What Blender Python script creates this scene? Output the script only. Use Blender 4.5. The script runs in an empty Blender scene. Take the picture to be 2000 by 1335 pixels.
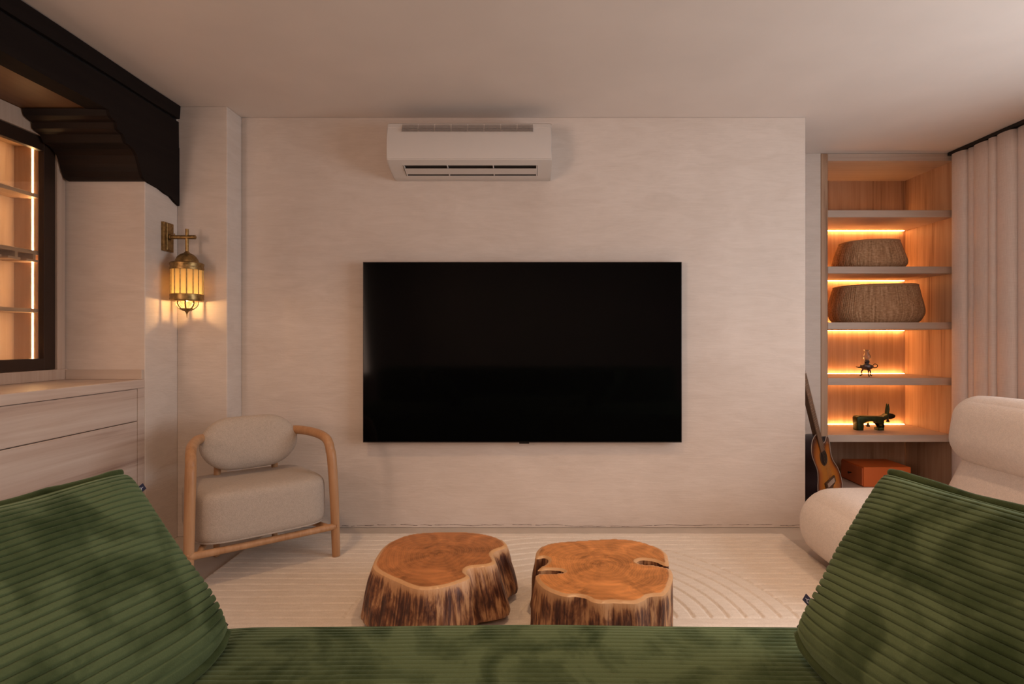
import bpy, bmesh, math, random
from mathutils import Vector, Matrix, noise

random.seed(7)
S = bpy.context.scene
COL = S.collection

# ------------------------------------------------------------------ camera, light, exposure
F = 1100.0                    # focal length in pixels of the 2000 px wide frame
HC = 1.073                    # eye height
cam = bpy.data.cameras.new('camera')
cam_o = bpy.data.objects.new('camera', cam)
COL.objects.link(cam_o)
cam_o.location = (0, 0, HC)
cam_o.rotation_euler = (math.radians(90), 0, 0)
cam.sensor_width = 36.0
cam.sensor_fit = 'HORIZONTAL'
cam.lens = F / 2000.0 * 36.0
cam.shift_x = -30.0 / 2000.0
cam.shift_y = -7.5 / 2000.0
cam.clip_start = 0.02
cam.clip_end = 60
S.camera = cam_o

S.view_settings.view_transform = 'Standard'
S.view_settings.look = 'None'
S.view_settings.gamma = 1.0
S.view_settings.use_curve_mapping = False
S.view_settings.exposure = 0.20

w = bpy.data.worlds.new('world')
S.world = w
w.use_nodes = True
w.node_tree.nodes['Background'].inputs[0].default_value = (0.75, 0.82, 1.0, 1)
w.node_tree.nodes['Background'].inputs[1].default_value = 0.3


def area(name, loc, target, sx, sy, power, color):
    l = bpy.data.lights.new(name, 'AREA')
    l.shape = 'RECTANGLE'
    l.size = sx
    l.size_y = sy
    l.energy = power
    l.color = color
    o = bpy.data.objects.new(name, l)
    COL.objects.link(o)
    o.location = loc
    o.rotation_euler = (Vector(target) - Vector(loc)).to_track_quat('-Z', 'Y').to_euler()
    return o


def point(name, loc, power, color, r=0.01):
    l = bpy.data.lights.new(name, 'POINT')
    l.energy = power
    l.color = color
    l.shadow_soft_size = r
    o = bpy.data.objects.new(name, l)
    COL.objects.link(o)
    o.location = loc
    return o


def spot(name, loc, target, power, color, angle, blend=0.9, r=0.03):
    l = bpy.data.lights.new(name, 'SPOT')
    l.energy = power
    l.color = color
    l.spot_size = math.radians(angle)
    l.spot_blend = blend
    l.shadow_soft_size = r
    o = bpy.data.objects.new(name, l)
    COL.objects.link(o)
    o.location = loc
    o.rotation_euler = (Vector(target) - Vector(loc)).to_track_quat('-Z', 'Y').to_euler()
    return o


# daylight through the window in the right wall, level with the sitter
area('window_light', (2.98, 1.25, 1.22), (0.0, 1.6, 1.10), 1.8, 1.2, 40, (0.93, 0.97, 1.0))
# warm fill panels added behind the camera, not real fittings
area('rear_warm_fill', (-2.55, -0.70, 1.35), (2.0, 1.3, 1.85), 1.6, 1.5, 64, (1.0, 0.69, 0.53))
area('rear_ceiling_fill', (0.3, -0.9, 2.31), (0.3, -0.7, 0.0), 3.0, 1.4, 34, (1.0, 0.72, 0.56))
# warm recessed downlight over the coffee tables
spot('downlight_tables', (0.30, 1.75, 2.30), (0.45, 2.15, 0.0), 42, (1.0, 0.62, 0.34), 80)
spot('downlight_left', (-1.15, 1.9, 2.30), (-1.25, 2.5, 0.0), 24, (1.0, 0.62, 0.34), 90)
spot('downlight_right', (1.7, 1.4, 2.30), (1.85, 2.4, 0.0), 30, (1.0, 0.62, 0.38), 90)

# ------------------------------------------------------------------ helpers


def P(u, v, Y):
    """point seen at photo pixel u, v that stands at distance Y"""
    return Vector(((u - 1030.0) / F * Y, Y, HC - (v - 660.0) / F * Y))


def tag(o, label=None, cat=None, group=None, kind=None):
    if label:
        o['label'] = label
    if cat:
        o['category'] = cat
    if group:
        o['group'] = group
    if kind:
        o['kind'] = kind
    return o


def thing(name, label, cat, loc, group=None):
    o = bpy.data.objects.new(name, None)
    o.empty_display_size = 0.05
    COL.objects.link(o)
    o.location = loc
    return tag(o, label, cat, group)


def world_loc(o):
    v = Vector((0, 0, 0))
    while o is not None:
        v += Vector(o.location)
        o = o.parent
    return v


def mesh(name, verts, faces, mat, parent=None, smooth=False, origin=None, angle=None, attr=None, uv=None):
    """verts in world coordinates; the object's own origin sits at origin or at its parent's"""
    base = world_loc(parent) if parent else Vector((0, 0, 0))
    org = Vector(origin) if origin is not None else base
    me = bpy.data.meshes.new(name)
    me.from_pydata([tuple(Vector(v) - org) for v in verts], [], faces)
    me.update()
    bm = bmesh.new()
    bm.from_mesh(me)
    bmesh.ops.recalc_face_normals(bm, faces=bm.faces)
    bm.to_mesh(me)
    bm.free()
    if attr:
        for k, vals in attr.items():
            a = me.attributes.new(k, 'FLOAT', 'POINT')
            a.data.foreach_set('value', vals)
    o = bpy.data.objects.new(name, me)
    COL.objects.link(o)
    if mat:
        me.materials.append(mat)
    if smooth:
        for p in me.polygons:
            p.use_smooth = True
        if angle:
            me.set_sharp_from_angle(angle=math.radians(angle))
    o.location = org - base
    if parent:
        o.parent = parent
    return o


class MB:
    """collects vertices and faces of one mesh"""

    def __init__(self):
        self.v = []
        self.f = []

    def add(self, vs, fs):
        n = len(self.v)
        self.v += [Vector(a) for a in vs]
        self.f += [tuple(i + n for i in g) for g in fs]
        return self

    def box(self, x0, x1, y0, y1, z0, z1, bev=0.0, seg=2):
        if bev > 0:
            bm = bmesh.new()
            bmesh.ops.create_cube(bm, size=1.0)
            for a in bm.verts:
                a.co = Vector(((x0 + x1) / 2 + a.co.x * (x1 - x0), (y0 + y1) / 2 + a.co.y * (y1 - y0),
                               (z0 + z1) / 2 + a.co.z * (z1 - z0)))
            bmesh.ops.bevel(bm, geom=list(bm.edges), offset=bev, segments=seg, affect='EDGES', profile=0.5)
            bm.verts.index_update()
            self.add([a.co.copy() for a in bm.verts], [[q.index for q in g.verts] for g in bm.faces])
            bm.free()
            return self
        vs = [(x0, y0, z0), (x1, y0, z0), (x1, y1, z0), (x0, y1, z0), (x0, y0, z1), (x1, y0, z1), (x1, y1, z1), (x0, y1, z1)]
        fs = [(0, 3, 2, 1), (4, 5, 6, 7), (0, 1, 5, 4), (1, 2, 6, 5), (2, 3, 7, 6), (3, 0, 4, 7)]
        return self.add(vs, fs)

    def tube(self, pts, r, seg=12, closed=False, smooth=0):
        pts = [Vector(p) for p in pts]
        rr = list(r) if isinstance(r, (list, tuple)) else [r] * len(pts)
        if smooth:
            pts, rr = catmull(pts, rr, smooth, closed)
        n = len(pts)
        rings = []
        up = None
        for i in range(n):
            if closed:
                t = (pts[(i + 1) % n] - pts[i - 1]).normalized()
            else:
                t = (pts[min(i + 1, n - 1)] - pts[max(i - 1, 0)]).normalized()
            if up is None:
                up = Vector((0, 0, 1)) if abs(t.z) < 0.9 else Vector((1, 0, 0))
            up = (up - t * up.dot(t)).normalized()
            sd = t.cross(up)
            rings.append([pts[i] + (up * math.cos(2 * math.pi * k / seg) + sd * math.sin(2 * math.pi * k / seg)) * rr[i]
                          for k in range(seg)])
        vs = [p for rg in rings for p in rg]
        fs = []
        for i in range(n if closed else n - 1):
            j = (i + 1) % n
            for k in range(seg):
                k2 = (k + 1) % seg
                fs.append((i * seg + k, i * seg + k2, j * seg + k2, j * seg + k))
        if not closed:
            fs.append(tuple(range(seg)))
            fs.append(tuple((n - 1) * seg + k for k in range(seg)))
        return self.add(vs, fs)

    def lathe(self, prof, c, seg=32, sx=1.0, sy=1.0, rib=None, cap=True):
        """prof: (radius, height) pairs from bottom to top about the vertical through c"""
        vs = []
        for (r, h) in prof:
            for k in range(seg):
                a = 2 * math.pi * k / seg
                q = r * (1 + (rib(a, h) if rib else 0))
                vs.append((c[0] + q * math.cos(a) * sx, c[1] + q * math.sin(a) * sy, c[2] + h))
        fs = []
        for i in range(len(prof) - 1):
            for k in range(seg):
                k2 = (k + 1) % seg
                fs.append((i * seg + k, i * seg + k2, (i + 1) * seg + k2, (i + 1) * seg + k))
        if cap:
            fs.append(tuple(range(seg)))
            fs.append(tuple((len(prof) - 1) * seg + k for k in range(seg)))
        return self.add(vs, fs)

    def prism(self, outline, axis, a0, a1):
        """outline of 2D points pushed along axis 0, 1 or 2"""
        n = len(outline)

        def mk(p, a):
            if axis == 0:
                return (a, p[0], p[1])
            if axis == 1:
                return (p[0], a, p[1])
            return (p[0], p[1], a)
        vs = [mk(p, a0) for p in outline] + [mk(p, a1) for p in outline]
        fs = [(i, (i + 1) % n, n + (i + 1) % n, n + i) for i in range(n)]
        fs += [tuple(range(n)), tuple(range(n, 2 * n))]
        return self.add(vs, fs)

    def build(self, name, mat, parent=None, smooth=False, origin=None, angle=None, label=None):
        o = mesh(name, self.v, self.f, mat, parent, smooth, origin, angle)
        if label:
            o['label'] = label
        return o


def catmull(pts, rr, k, closed=False):
    n = len(pts)
    out, ro = [], []
    for i in range(n if closed else n - 1):
        if closed:
            a, b, c, d = pts[i - 1], pts[i], pts[(i + 1) % n], pts[(i + 2) % n]
            r0, r1 = rr[i], rr[(i + 1) % n]
        else:
            a, b, c, d = pts[max(i - 1, 0)], pts[i], pts[i + 1], pts[min(i + 2, n - 1)]
            r0, r1 = rr[i], rr[i + 1]
        for j in range(k):
            t = j / k
            out.append(0.5 * ((2 * b) + (c - a) * t + (2 * a - 5 * b + 4 * c - d) * t * t + (3 * b - a - 3 * c + d) * t ** 3))
            ro.append(r0 + (r1 - r0) * t)
    if not closed:
        out.append(pts[-1].copy())
        ro.append(rr[-1])
    return out, ro


def roundbox(hx, hy, hz, r, n=14, M=None, puff=0.0):
    """upholstered block: box with fully rounded edges"""
    vs, fs = [], []
    idx = {}

    def vert(p):
        key = tuple(round(a, 5) for a in p)
        if key in idx:
            return idx[key]
        q = Vector((p[0] * hx, p[1] * hy, p[2] * hz))
        inn = Vector([max(-(h - r), min(h - r, c)) for c, h in zip(q, (hx, hy, hz))])
        d = q - inn
        if d.length > 1e-9:
            q = inn + d.normalized() * r
        if puff:
            a, b, c = p
            q += Vector((a * (1 - b * b) * (1 - c * c), b * (1 - a * a) * (1 - c * c), c * (1 - a * a) * (1 - b * b))) * puff
        if M:
            q = M @ q
        idx[key] = len(vs)
        vs.append(q)
        return idx[key]

    def g(i):   # denser towards the ends
        t = -1 + 2 * i / n
        return math.copysign(1 - (1 - abs(t)) ** 1.6, t)
    for ax in range(3):
        for sgn in (-1, 1):
            for i in range(n):
                for j in range(n):
                    quad = []
                    for (a, b) in ((i, j), (i + 1, j), (i + 1, j + 1), (i, j + 1)):
                        p = [0, 0, 0]
                        p[ax] = sgn
                        p[(ax + 1) % 3] = g(a)
                        p[(ax + 2) % 3] = g(b)
                        quad.append(vert(p))
                    fs.append(tuple(quad))
    return vs, fs


def sblob(hx, hy, hz, e1, e2, nu=64, nv=32, M=None):
    """super-ellipsoid: e1 roundness in plan, e2 roundness in section (1 = ellipse, small = boxy)"""
    def sp(c, e):
        return math.copysign(abs(c) ** e, c)
    vs = []
    for i in range(1, nv):
        ph = -math.pi / 2 + math.pi * i / nv
        for k in range(nu):
            th = 2 * math.pi * k / nu
            vs.append(Vector((hx * sp(math.cos(ph), e2) * sp(math.cos(th), e1), hy * sp(math.cos(ph), e2) * sp(math.sin(th), e1),
                              hz * sp(math.sin(ph), e2))))
    b = len(vs)
    vs += [Vector((0, 0, -hz)), Vector((0, 0, hz))]
    fs = []
    for i in range(nv - 2):
        for k in range(nu):
            k2 = (k + 1) % nu
            fs.append((i * nu + k, i * nu + k2, (i + 1) * nu + k2, (i + 1) * nu + k))
    for k in range(nu):
        k2 = (k + 1) % nu
        fs.append((b, k2, k))
        fs.append(((nv - 2) * nu + k, (nv - 2) * nu + k2, b + 1))
    if M:
        vs = [M @ v for v in vs]
    return vs, fs


# ------------------------------------------------------------------ materials
class NT:
    def __init__(self, name):
        self.m = bpy.data.materials.new(name)
        self.m.use_nodes = True
        self.t = self.m.node_tree
        self.b = self.t.nodes['Principled BSDF']

    def n(self, kind, **kw):
        nd = self.t.nodes.new(kind)
        for k, v in kw.items():
            if k.startswith('i_'):
                nd.inputs[k[2:].replace('_', ' ')].default_value = v
            else:
                setattr(nd, k, v)
        return nd

    def l(self, a, b):
        self.t.links.new(a, b)

    def coords(self, scale=(1, 1, 1), kind='Object', rot=(0, 0, 0)):
        tc = self.n('ShaderNodeTexCoord')
        mp = self.n('ShaderNodeMapping')
        mp.inputs['Scale'].default_value = scale
        mp.inputs['Rotation'].default_value = rot
        self.l(tc.outputs[kind], mp.inputs[0])
        return mp.outputs[0]

    def noise(self, vec, scale, detail=4, rough=0.5, dist=0.0):
        nz = self.n('ShaderNodeTexNoise')
        nz.inputs['Scale'].default_value = scale
        nz.inputs['Detail'].default_value = detail
        nz.inputs['Roughness'].default_value = rough
        nz.inputs['Distortion'].default_value = dist
        self.l(vec, nz.inputs['Vector'])
        return nz.outputs['Fac']

    def ramp(self, fac, stops, interp='LINEAR'):
        r = self.n('ShaderNodeValToRGB')
        r.color_ramp.interpolation = interp
        els = r.color_ramp.elements
        while len(els) < len(stops):
            els.new(0.5)
        for e, (p, c) in zip(els, stops):
            e.position = p
            e.color = (c[0], c[1], c[2], 1) if not isinstance(c, (int, float)) else (c, c, c, 1)
        self.l(fac, r.inputs[0])
        return r.outputs[0]

    def mix(self, fac, a, b, mode='MIX'):
        x = self.n('ShaderNodeMix', data_type='RGBA', blend_type=mode)
        for s, val in ((0, fac), (6, a), (7, b)):
            if hasattr(val, 'is_output'):
                self.l(val, x.inputs[s])
            elif isinstance(val, (int, float)):
                x.inputs[s].default_value = val
            else:
                x.inputs[s].default_value = (val[0], val[1], val[2], 1)
        return x.outputs[2]

    def math(self, op, a, b=0.0):
        x = self.n('ShaderNodeMath', operation=op)
        for s, val in ((0, a), (1, b)):
            if hasattr(val, 'is_output'):
                self.l(val, x.inputs[s])
            else:
                x.inputs[s].default_value = val
        return x.outputs[0]

    def bump(self, h, strength=0.3, dist=0.01):
        b = self.n('ShaderNodeBump')
        b.inputs['Strength'].default_value = strength
        b.inputs['Distance'].default_value = dist
        self.l(h, b.inputs['Height'])
        self.l(b.outputs[0], self.b.inputs['Normal'])

    def set(self, **kw):
        for k, v in kw.items():
            k = {'color': 'Base Color', 'rough': 'Roughness', 'metal': 'Metallic', 'spec': 'Specular IOR Level',
                 'sheen': 'Sheen Weight', 'coat': 'Coat Weight', 'sheen_rough': 'Sheen Roughness', 'ecolor': 'Emission Color',
                 'estr': 'Emission Strength', 'trans': 'Transmission Weight', 'ior': 'IOR', 'sheen_tint': 'Sheen Tint',
                 'coat_rough': 'Coat Roughness', 'sss': 'Subsurface Weight'}[k]
            if hasattr(v, 'is_output'):
                self.l(v, self.b.inputs[k])
            elif isinstance(v, (tuple, list)):
                self.b.inputs[k].default_value = (v[0], v[1], v[2], 1)
            else:
                self.b.inputs[k].default_value = v
        return self


def plain(name, c, rough=0.5, metal=0.0, spec=0.5, nscale=40, var=0.06, bump=0.0, **kw):
    t = NT(name)
    v = t.coords()
    nz = t.noise(v, nscale, 4)
    d = tuple(max(0, a * (1 - var)) for a in c)
    e = tuple(min(1, a * (1 + var)) for a in c)
    t.set(color=t.ramp(nz, [(0.3, d), (0.7, e)]), rough=rough, metal=metal, spec=spec, **kw)
    if bump:
        t.bump(nz, bump, 0.004)
    return t.m


def plaster(name, c1, c2, scale=(1, 1, 1)):
    t = NT(name)
    v = t.coords((1, 1, 1))
    big = t.noise(v, 1.6, 3, 0.55, 0.6)
    vs = t.coords((5 * scale[0], 5 * scale[1], 60 * scale[2]))
    streak = t.noise(vs, 2.0, 5, 0.6, 0.3)
    vs2 = t.coords((3, 3, 11))
    patch = t.noise(vs2, 1.3, 6, 0.62, 1.2)
    fine = t.noise(v, 240, 3, 0.6)
    a = t.math('ADD', t.math('MULTIPLY', big, 0.40), t.math('ADD', t.math('MULTIPLY', streak, 0.22), t.math('MULTIPLY', patch, 0.38)))
    col = t.ramp(a, [(0.34, c1), (0.62, c2)])
    h = t.math('ADD', t.math('MULTIPLY', streak, 0.8), t.math('ADD', t.math('MULTIPLY', fine, 0.25), t.math('MULTIPLY', patch, 1.6)))
    t.set(color=col, rough=0.78, spec=0.25)
    t.bump(h, 0.30, 0.004)
    return t.m


def wood(name, dark, mid, light, axis='Y', k=1.0, rough=0.5, contrast=1.0, fig=0.5, spec=0.35):
    """grain runs along axis"""
    t = NT(name)
    sc = {'X': (0.55, 9, 9), 'Y': (9, 0.55, 9), 'Z': (9, 9, 0.55)}[axis]
    sc = tuple(a * k for a in sc)
    v = t.coords(sc)
    n1 = t.noise(v, 1.0, 5, 0.6, 1.1)
    sc2 = tuple((a * 5 if a > 1 * k else a * 1.5) for a in sc)
    n2 = t.noise(t.coords(sc2), 1.2, 4, 0.6, 0.2)
    sc3 = tuple(a * 0.45 for a in sc)
    n3 = t.noise(t.coords(sc3), 1.0, 2, 0.5, 0.8)
    a = t.math('ADD', t.math('MULTIPLY', n1, 0.45), t.math('ADD', t.math('MULTIPLY', n2, 0.25), t.math('MULTIPLY', n3, 0.30)))
    w_ = 0.16 / contrast
    col = t.ramp(a, [(0.5 - w_, dark), (0.5 - w_ * 0.35, mid), (0.5 + w_ * 0.6, light)])
    t.set(color=col, rough=rough, spec=spec)
    t.bump(a, 0.15, 0.002)
    return t.m


def corduroy(name, dark, light):
    t = NT(name)
    v = t.coords((1, 1, 1))
    nap = t.noise(v, 5.0, 3, 0.5, 1.3)
    nap2 = t.noise(v, 14.0, 4, 0.55, 0.7)
    fuzz = t.noise(v, 420, 3, 0.7)
    a = t.math('ADD', t.math('MULTIPLY', nap, 0.72), t.math('MULTIPLY', nap2, 0.28))
    c = t.ramp(a, [(0.37, dark), (0.46, tuple(0.55 * d + 0.45 * l for d, l in zip(dark, light))), (0.54, light)])
    c = t.mix(t.math('MULTIPLY', fuzz, 0.35), c, tuple(0.6 * q for q in dark))
    t.set(color=c, rough=0.95, spec=0.08, sheen=0.35, sheen_rough=0.35, sheen_tint=(0.62, 0.80, 0.52))
    t.bump(fuzz, 0.5, 0.002)
    return t.m


M = {}
M['wall'] = plaster('limewash_plaster', (0.585, 0.495, 0.435), (0.69, 0.60, 0.54))
M['ceiling'] = plain('ceiling_paint', (0.74, 0.66, 0.61), 0.85, nscale=3, var=0.03, spec=0.2)
M['floor'] = plain('microcement_floor', (0.52, 0.45, 0.39), 0.55, nscale=6, var=0.08, bump=0.05)
M['dark_wood'] = wood('dark_stained_timber', (0.006, 0.004, 0.004), (0.011, 0.007, 0.006), (0.017, 0.011, 0.009), 'Y', 1.0, 0.8, 0.8, spec=0.12)
M['dark_wood_x'] = wood('dark_stained_bracket', (0.007, 0.004, 0.003), (0.014, 0.008, 0.006), (0.026, 0.014, 0.009), 'X', 1.0, 0.55, 0.8, spec=0.2)
M['soffit'] = wood('brown_soffit_timber', (0.05, 0.02, 0.01), (0.11, 0.045, 0.018), (0.17, 0.08, 0.035), 'Y', 0.7, 0.5, 0.8)
M['ash_y'] = wood('pale_ash_long', (0.32, 0.22, 0.18), (0.53, 0.41, 0.35), (0.64, 0.54, 0.48), 'Y', 1.0, 0.48, 1.0)
M['ash_z'] = wood('pale_ash_upright', (0.34, 0.22, 0.155), (0.46, 0.33, 0.25), (0.54, 0.41, 0.33), 'Z', 1.2, 0.5, 0.9)
M['ash_x'] = wood('pale_ash_cross', (0.40, 0.29, 0.23), (0.50, 0.39, 0.325), (0.56, 0.46, 0.39), 'X', 1.0, 0.48, 0.7)
M['case_z'] = wood('bookcase_oak_led_tint', (0.24, 0.125, 0.07), (0.42, 0.255, 0.16), (0.52, 0.34, 0.225), 'Z', 1.5, 0.5, 1.2)  # orange tint carries some of the shelf strips' warm light
M['case_x'] = wood('bookcase_oak_cross', (0.36, 0.25, 0.19), (0.46, 0.345, 0.28), (0.54, 0.43, 0.36), 'X', 1.2, 0.45, 0.8)
M['inner_y'] = wood('display_interior_wood', (0.22, 0.12, 0.07), (0.38, 0.23, 0.14), (0.48, 0.31, 0.20), 'Y', 1.0, 0.5, 0.9)
M['inner_z'] = wood('display_interior_panel', (0.28, 0.16, 0.10), (0.45, 0.29, 0.19), (0.54, 0.37, 0.26), 'Z', 1.2, 0.5, 0.9)
M['chair_wood'] = wood('chair_oak', (0.28, 0.13, 0.055), (0.42, 0.22, 0.105), (0.52, 0.30, 0.16), 'Z', 1.6, 0.42, 0.9)
M['bronze'] = plain('bronze_frame', (0.035, 0.017, 0.010), 0.45, 0.3, nscale=8)
M['black'] = plain('black_plastic', (0.006, 0.006, 0.006), 0.4)
M['screen'] = plain('tv_screen', (0.0015, 0.0015, 0.0018), 0.07, 0, 0.10, var=0.0)
M['bezel'] = plain('tv_bezel', (0.035, 0.03, 0.028), 0.3, 0.8)
M['white_plastic'] = plain('white_plastic', (0.63, 0.58, 0.545), 0.38, nscale=3, var=0.02)
M['vent_grey'] = plain('vent_grey', (0.34, 0.285, 0.255), 0.6)
M['vent_dark'] = plain('vent_dark', (0.05, 0.035, 0.028), 0.7)
M['green'] = corduroy('green_corduroy', (0.046, 0.068, 0.026), (0.138, 0.182, 0.084))
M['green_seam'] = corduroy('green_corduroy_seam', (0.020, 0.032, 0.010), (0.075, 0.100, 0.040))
M['tag_navy'] = plain('navy_tag', (0.02, 0.022, 0.06), 0.7)
M['tag_white'] = plain('tag_thread', (0.6, 0.6, 0.7), 0.7)
M['orange'] = plain('orange_lacquer', (0.62, 0.13, 0.025), 0.4, nscale=5, var=0.03)
M['orange_front'] = plain('orange_drawer_lacquer', (0.50, 0.115, 0.03), 0.45, nscale=5, var=0.03)
M['brass'] = plain('aged_brass', (0.30, 0.19, 0.075), 0.38, 0.9, nscale=60, var=0.35, bump=0.2)
M['pewter'] = plain('aged_pewter', (0.12, 0.11, 0.12), 0.3, 0.85, nscale=90, var=0.4, bump=0.3)
M['oxide'] = plain('green_bronze', (0.030, 0.042, 0.010), 0.35, 0.5, nscale=30, var=0.5, bump=0.2)
M['oxide_dark'] = plain('dark_bronze', (0.03, 0.02, 0.008), 0.4, 0.7, nscale=30, var=0.4)
M['track'] = plain('black_track', (0.004, 0.003, 0.003), 0.6)


def fabric(name, c, scale, bmp, sheen=0.1, var=0.10):
    t = NT(name)
    v = t.coords((1, 1, 1))
    n1 = t.noise(v, scale, 3, 0.7)
    n2 = t.noise(v, scale * 0.25, 3, 0.6)
    a = t.math('ADD', t.math('MULTIPLY', n1, 0.7), t.math('MULTIPLY', n2, 0.3))
    t.set(color=t.ramp(a, [(0.35, tuple(q * (1 - var) for q in c)), (0.65, tuple(min(1, q * (1 + var)) for q in c))]),
          rough=0.95, spec=0.12, sheen=sheen)
    t.bump(a, bmp, 0.006)
    return t.m


M['boucle'] = fabric('white_boucle', (0.78, 0.68, 0.61), 230, 0.65, 0.15)
M['chair_fabric'] = fabric('beige_weave', (0.48, 0.40, 0.335), 330, 0.45, 0.1, 0.14)


def curtain_mat():
    t = NT('linen_curtain')
    a = t.noise(t.coords((200, 200, 8)), 2.0, 3, 0.6)
    b = t.noise(t.coords((8, 8, 300)), 2.0, 3, 0.6)
    c = t.math('ADD', t.math('MULTIPLY', a, 0.5), t.math('MULTIPLY', b, 0.5))
    t.set(color=t.ramp(c, [(0.35, (0.66, 0.56, 0.52)), (0.65, (0.78, 0.68, 0.64))]), rough=0.9, spec=0.15, sheen=0.1)
    t.bump(c, 0.25, 0.002)
    return t.m


M['curtain'] = curtain_mat()


def wicker_mat():
    t = NT('seagrass_weave')
    ge = t.n('ShaderNodeAttribute', attribute_name='around')
    gh = t.n('ShaderNodeAttribute', attribute_name='height')
    cmb = t.n('ShaderNodeCombineXYZ')
    t.l(ge.outputs['Fac'], cmb.inputs[0])
    t.l(gh.outputs['Fac'], cmb.inputs[1])
    mp = t.n('ShaderNodeMapping')
    mp.inputs['Scale'].default_value = (70, 6, 1)
    t.l(cmb.outputs[0], mp.inputs[0])
    a = t.noise(mp.outputs[0], 1.0, 4, 0.6)
    mp2 = t.n('ShaderNodeMapping')
    mp2.inputs['Scale'].default_value = (60, 90, 1)
    t.l(cmb.outputs[0], mp2.inputs[0])
    b = t.noise(mp2.outputs[0], 1.0, 3, 0.6)
    c = t.math('ADD', t.math('MULTIPLY', a, 0.55), t.math('MULTIPLY', b, 0.45))
    t.set(color=t.ramp(c, [(0.36, (0.22, 0.115, 0.055)), (0.52, (0.42, 0.245, 0.135)), (0.66, (0.58, 0.38, 0.235))]), rough=0.8, spec=0.2)
    t.bump(c, 0.8, 0.008)
    return t.m


M['wicker'] = wicker_mat()


def rug_mat():
    t = NT('cream_carved_rug')
    v = t.coords((1, 1, 1))
    a = t.noise(v, 160, 3, 0.7)
    b = t.noise(t.coords((14, 60, 1)), 1.0, 4, 0.6)
    c = t.math('ADD', t.math('MULTIPLY', a, 0.5), t.math('MULTIPLY', b, 0.5))
    t.set(color=t.ramp(c, [(0.35, (0.68, 0.59, 0.50)), (0.65, (0.82, 0.73, 0.64))]), rough=0.95, spec=0.1, sheen=0.15)
    t.bump(c, 0.35, 0.005)
    return t.m


M['rug'] = rug_mat()


def emit(name, c, s):
    t = NT(name)
    t.set(color=(0, 0, 0), ecolor=c, estr=s)
    return t.m


M['led'] = emit('warm_led_strip', (1.0, 0.43, 0.13), 34)
M['led_cab'] = emit('warm_led_cabinet', (1.0, 0.58, 0.26), 62)
M['filament'] = emit('lantern_bulb', (1.0, 0.62, 0.25), 60)


def clear(name, tint, gloss, rough=0.03, diffuse=None, dfac=0.0):
    m = bpy.data.materials.new(name)
    m.use_nodes = True
    t = m.node_tree
    t.nodes.clear()
    out = t.nodes.new('ShaderNodeOutputMaterial')
    tr = t.nodes.new('ShaderNodeBsdfTransparent')
    tr.inputs[0].default_value = (*tint, 1)
    gl = t.nodes.new('ShaderNodeBsdfGlossy')
    gl.inputs['Roughness'].default_value = rough
    mx = t.nodes.new('ShaderNodeMixShader')
    lw = t.nodes.new('ShaderNodeLayerWeight')
    lw.inputs[0].default_value = gloss
    t.links.new(lw.outputs['Facing'], mx.inputs[0])
    t.links.new(tr.outputs[0], mx.inputs[1])
    t.links.new(gl.outputs[0], mx.inputs[2])
    last = mx.outputs[0]
    if diffuse:
        tl = t.nodes.new('ShaderNodeBsdfTranslucent')
        tl.inputs[0].default_value = (*diffuse, 1)
        df = t.nodes.new('ShaderNodeBsdfDiffuse')
        df.inputs[0].default_value = (*diffuse, 1)
        a = t.nodes.new('ShaderNodeMixShader')
        a.inputs[0].default_value = 0.35
        t.links.new(tl.outputs[0], a.inputs[1])
        t.links.new(df.outputs[0], a.inputs[2])
        b = t.nodes.new('ShaderNodeMixShader')
        b.inputs[0].default_value = dfac
        t.links.new(last, b.inputs[1])
        t.links.new(a.outputs[0], b.inputs[2])
        last = b.outputs[0]
    t.links.new(last, out.inputs[0])
    return m


M['glass'] = clear('clear_glass', (0.97, 0.97, 0.95), 0.10)
M['lamp_glass'] = clear('chimney_glass', (0.93, 0.92, 0.9), 0.5, 0.08)
M['amber'] = clear('amber_glass', (1.0, 0.6, 0.2), 0.1, 0.2, (0.80, 0.66, 0.38), 0.94)
M['lobe_glass'] = clear('hammered_glass', (1.0, 0.85, 0.6), 0.25, 0.1, (0.9, 0.75, 0.45), 0.12)


def stump_top_mat(name, tint):
    t = NT(name)
    ring = t.n('ShaderNodeAttribute', attribute_name='ring').outputs['Fac']
    v = t.coords((1, 1, 1))
    wob = t.noise(v, 5.0, 4, 0.55, 0.8)
    r2 = t.math('ADD', ring, t.math('MULTIPLY', wob, 0.22))
    s = t.math('SINE', t.math('MULTIPLY', r2, 190.0))
    s2 = t.math('SINE', t.math('MULTIPLY', r2, 67.0))
    s = t.math('ADD', t.math('MULTIPLY', s, 0.032), t.math('MULTIPLY', s2, 0.03))
    blotch = t.noise(v, 7.0, 5, 0.6, 1.2)
    a = t.math('ADD', t.math('ADD', blotch, s), 0.0)
    col = t.ramp(a, [(0.25, tuple(0.30 * q for q in tint)), (0.5, tuple(0.72 * q for q in tint)), (0.78, tuple(1.15 * q for q in tint))])
    eg = t.n('ShaderNodeAttribute', attribute_name='edge').outputs['Fac']
    edge = t.ramp(t.math('ADD', t.math('MULTIPLY', eg, 40.0), t.math('MULTIPLY', t.math('SUBTRACT', blotch, 0.5), 0.25)), [(0.44, 1.0), (0.60, 0.0)])
    col = t.mix(edge, col, (0.60, 0.34, 0.16))
    t.set(color=col, rough=0.36, spec=0.45, coat=0.2, coat_rough=0.3)
    t.bump(a, 0.08, 0.002)
    return t.m


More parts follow.
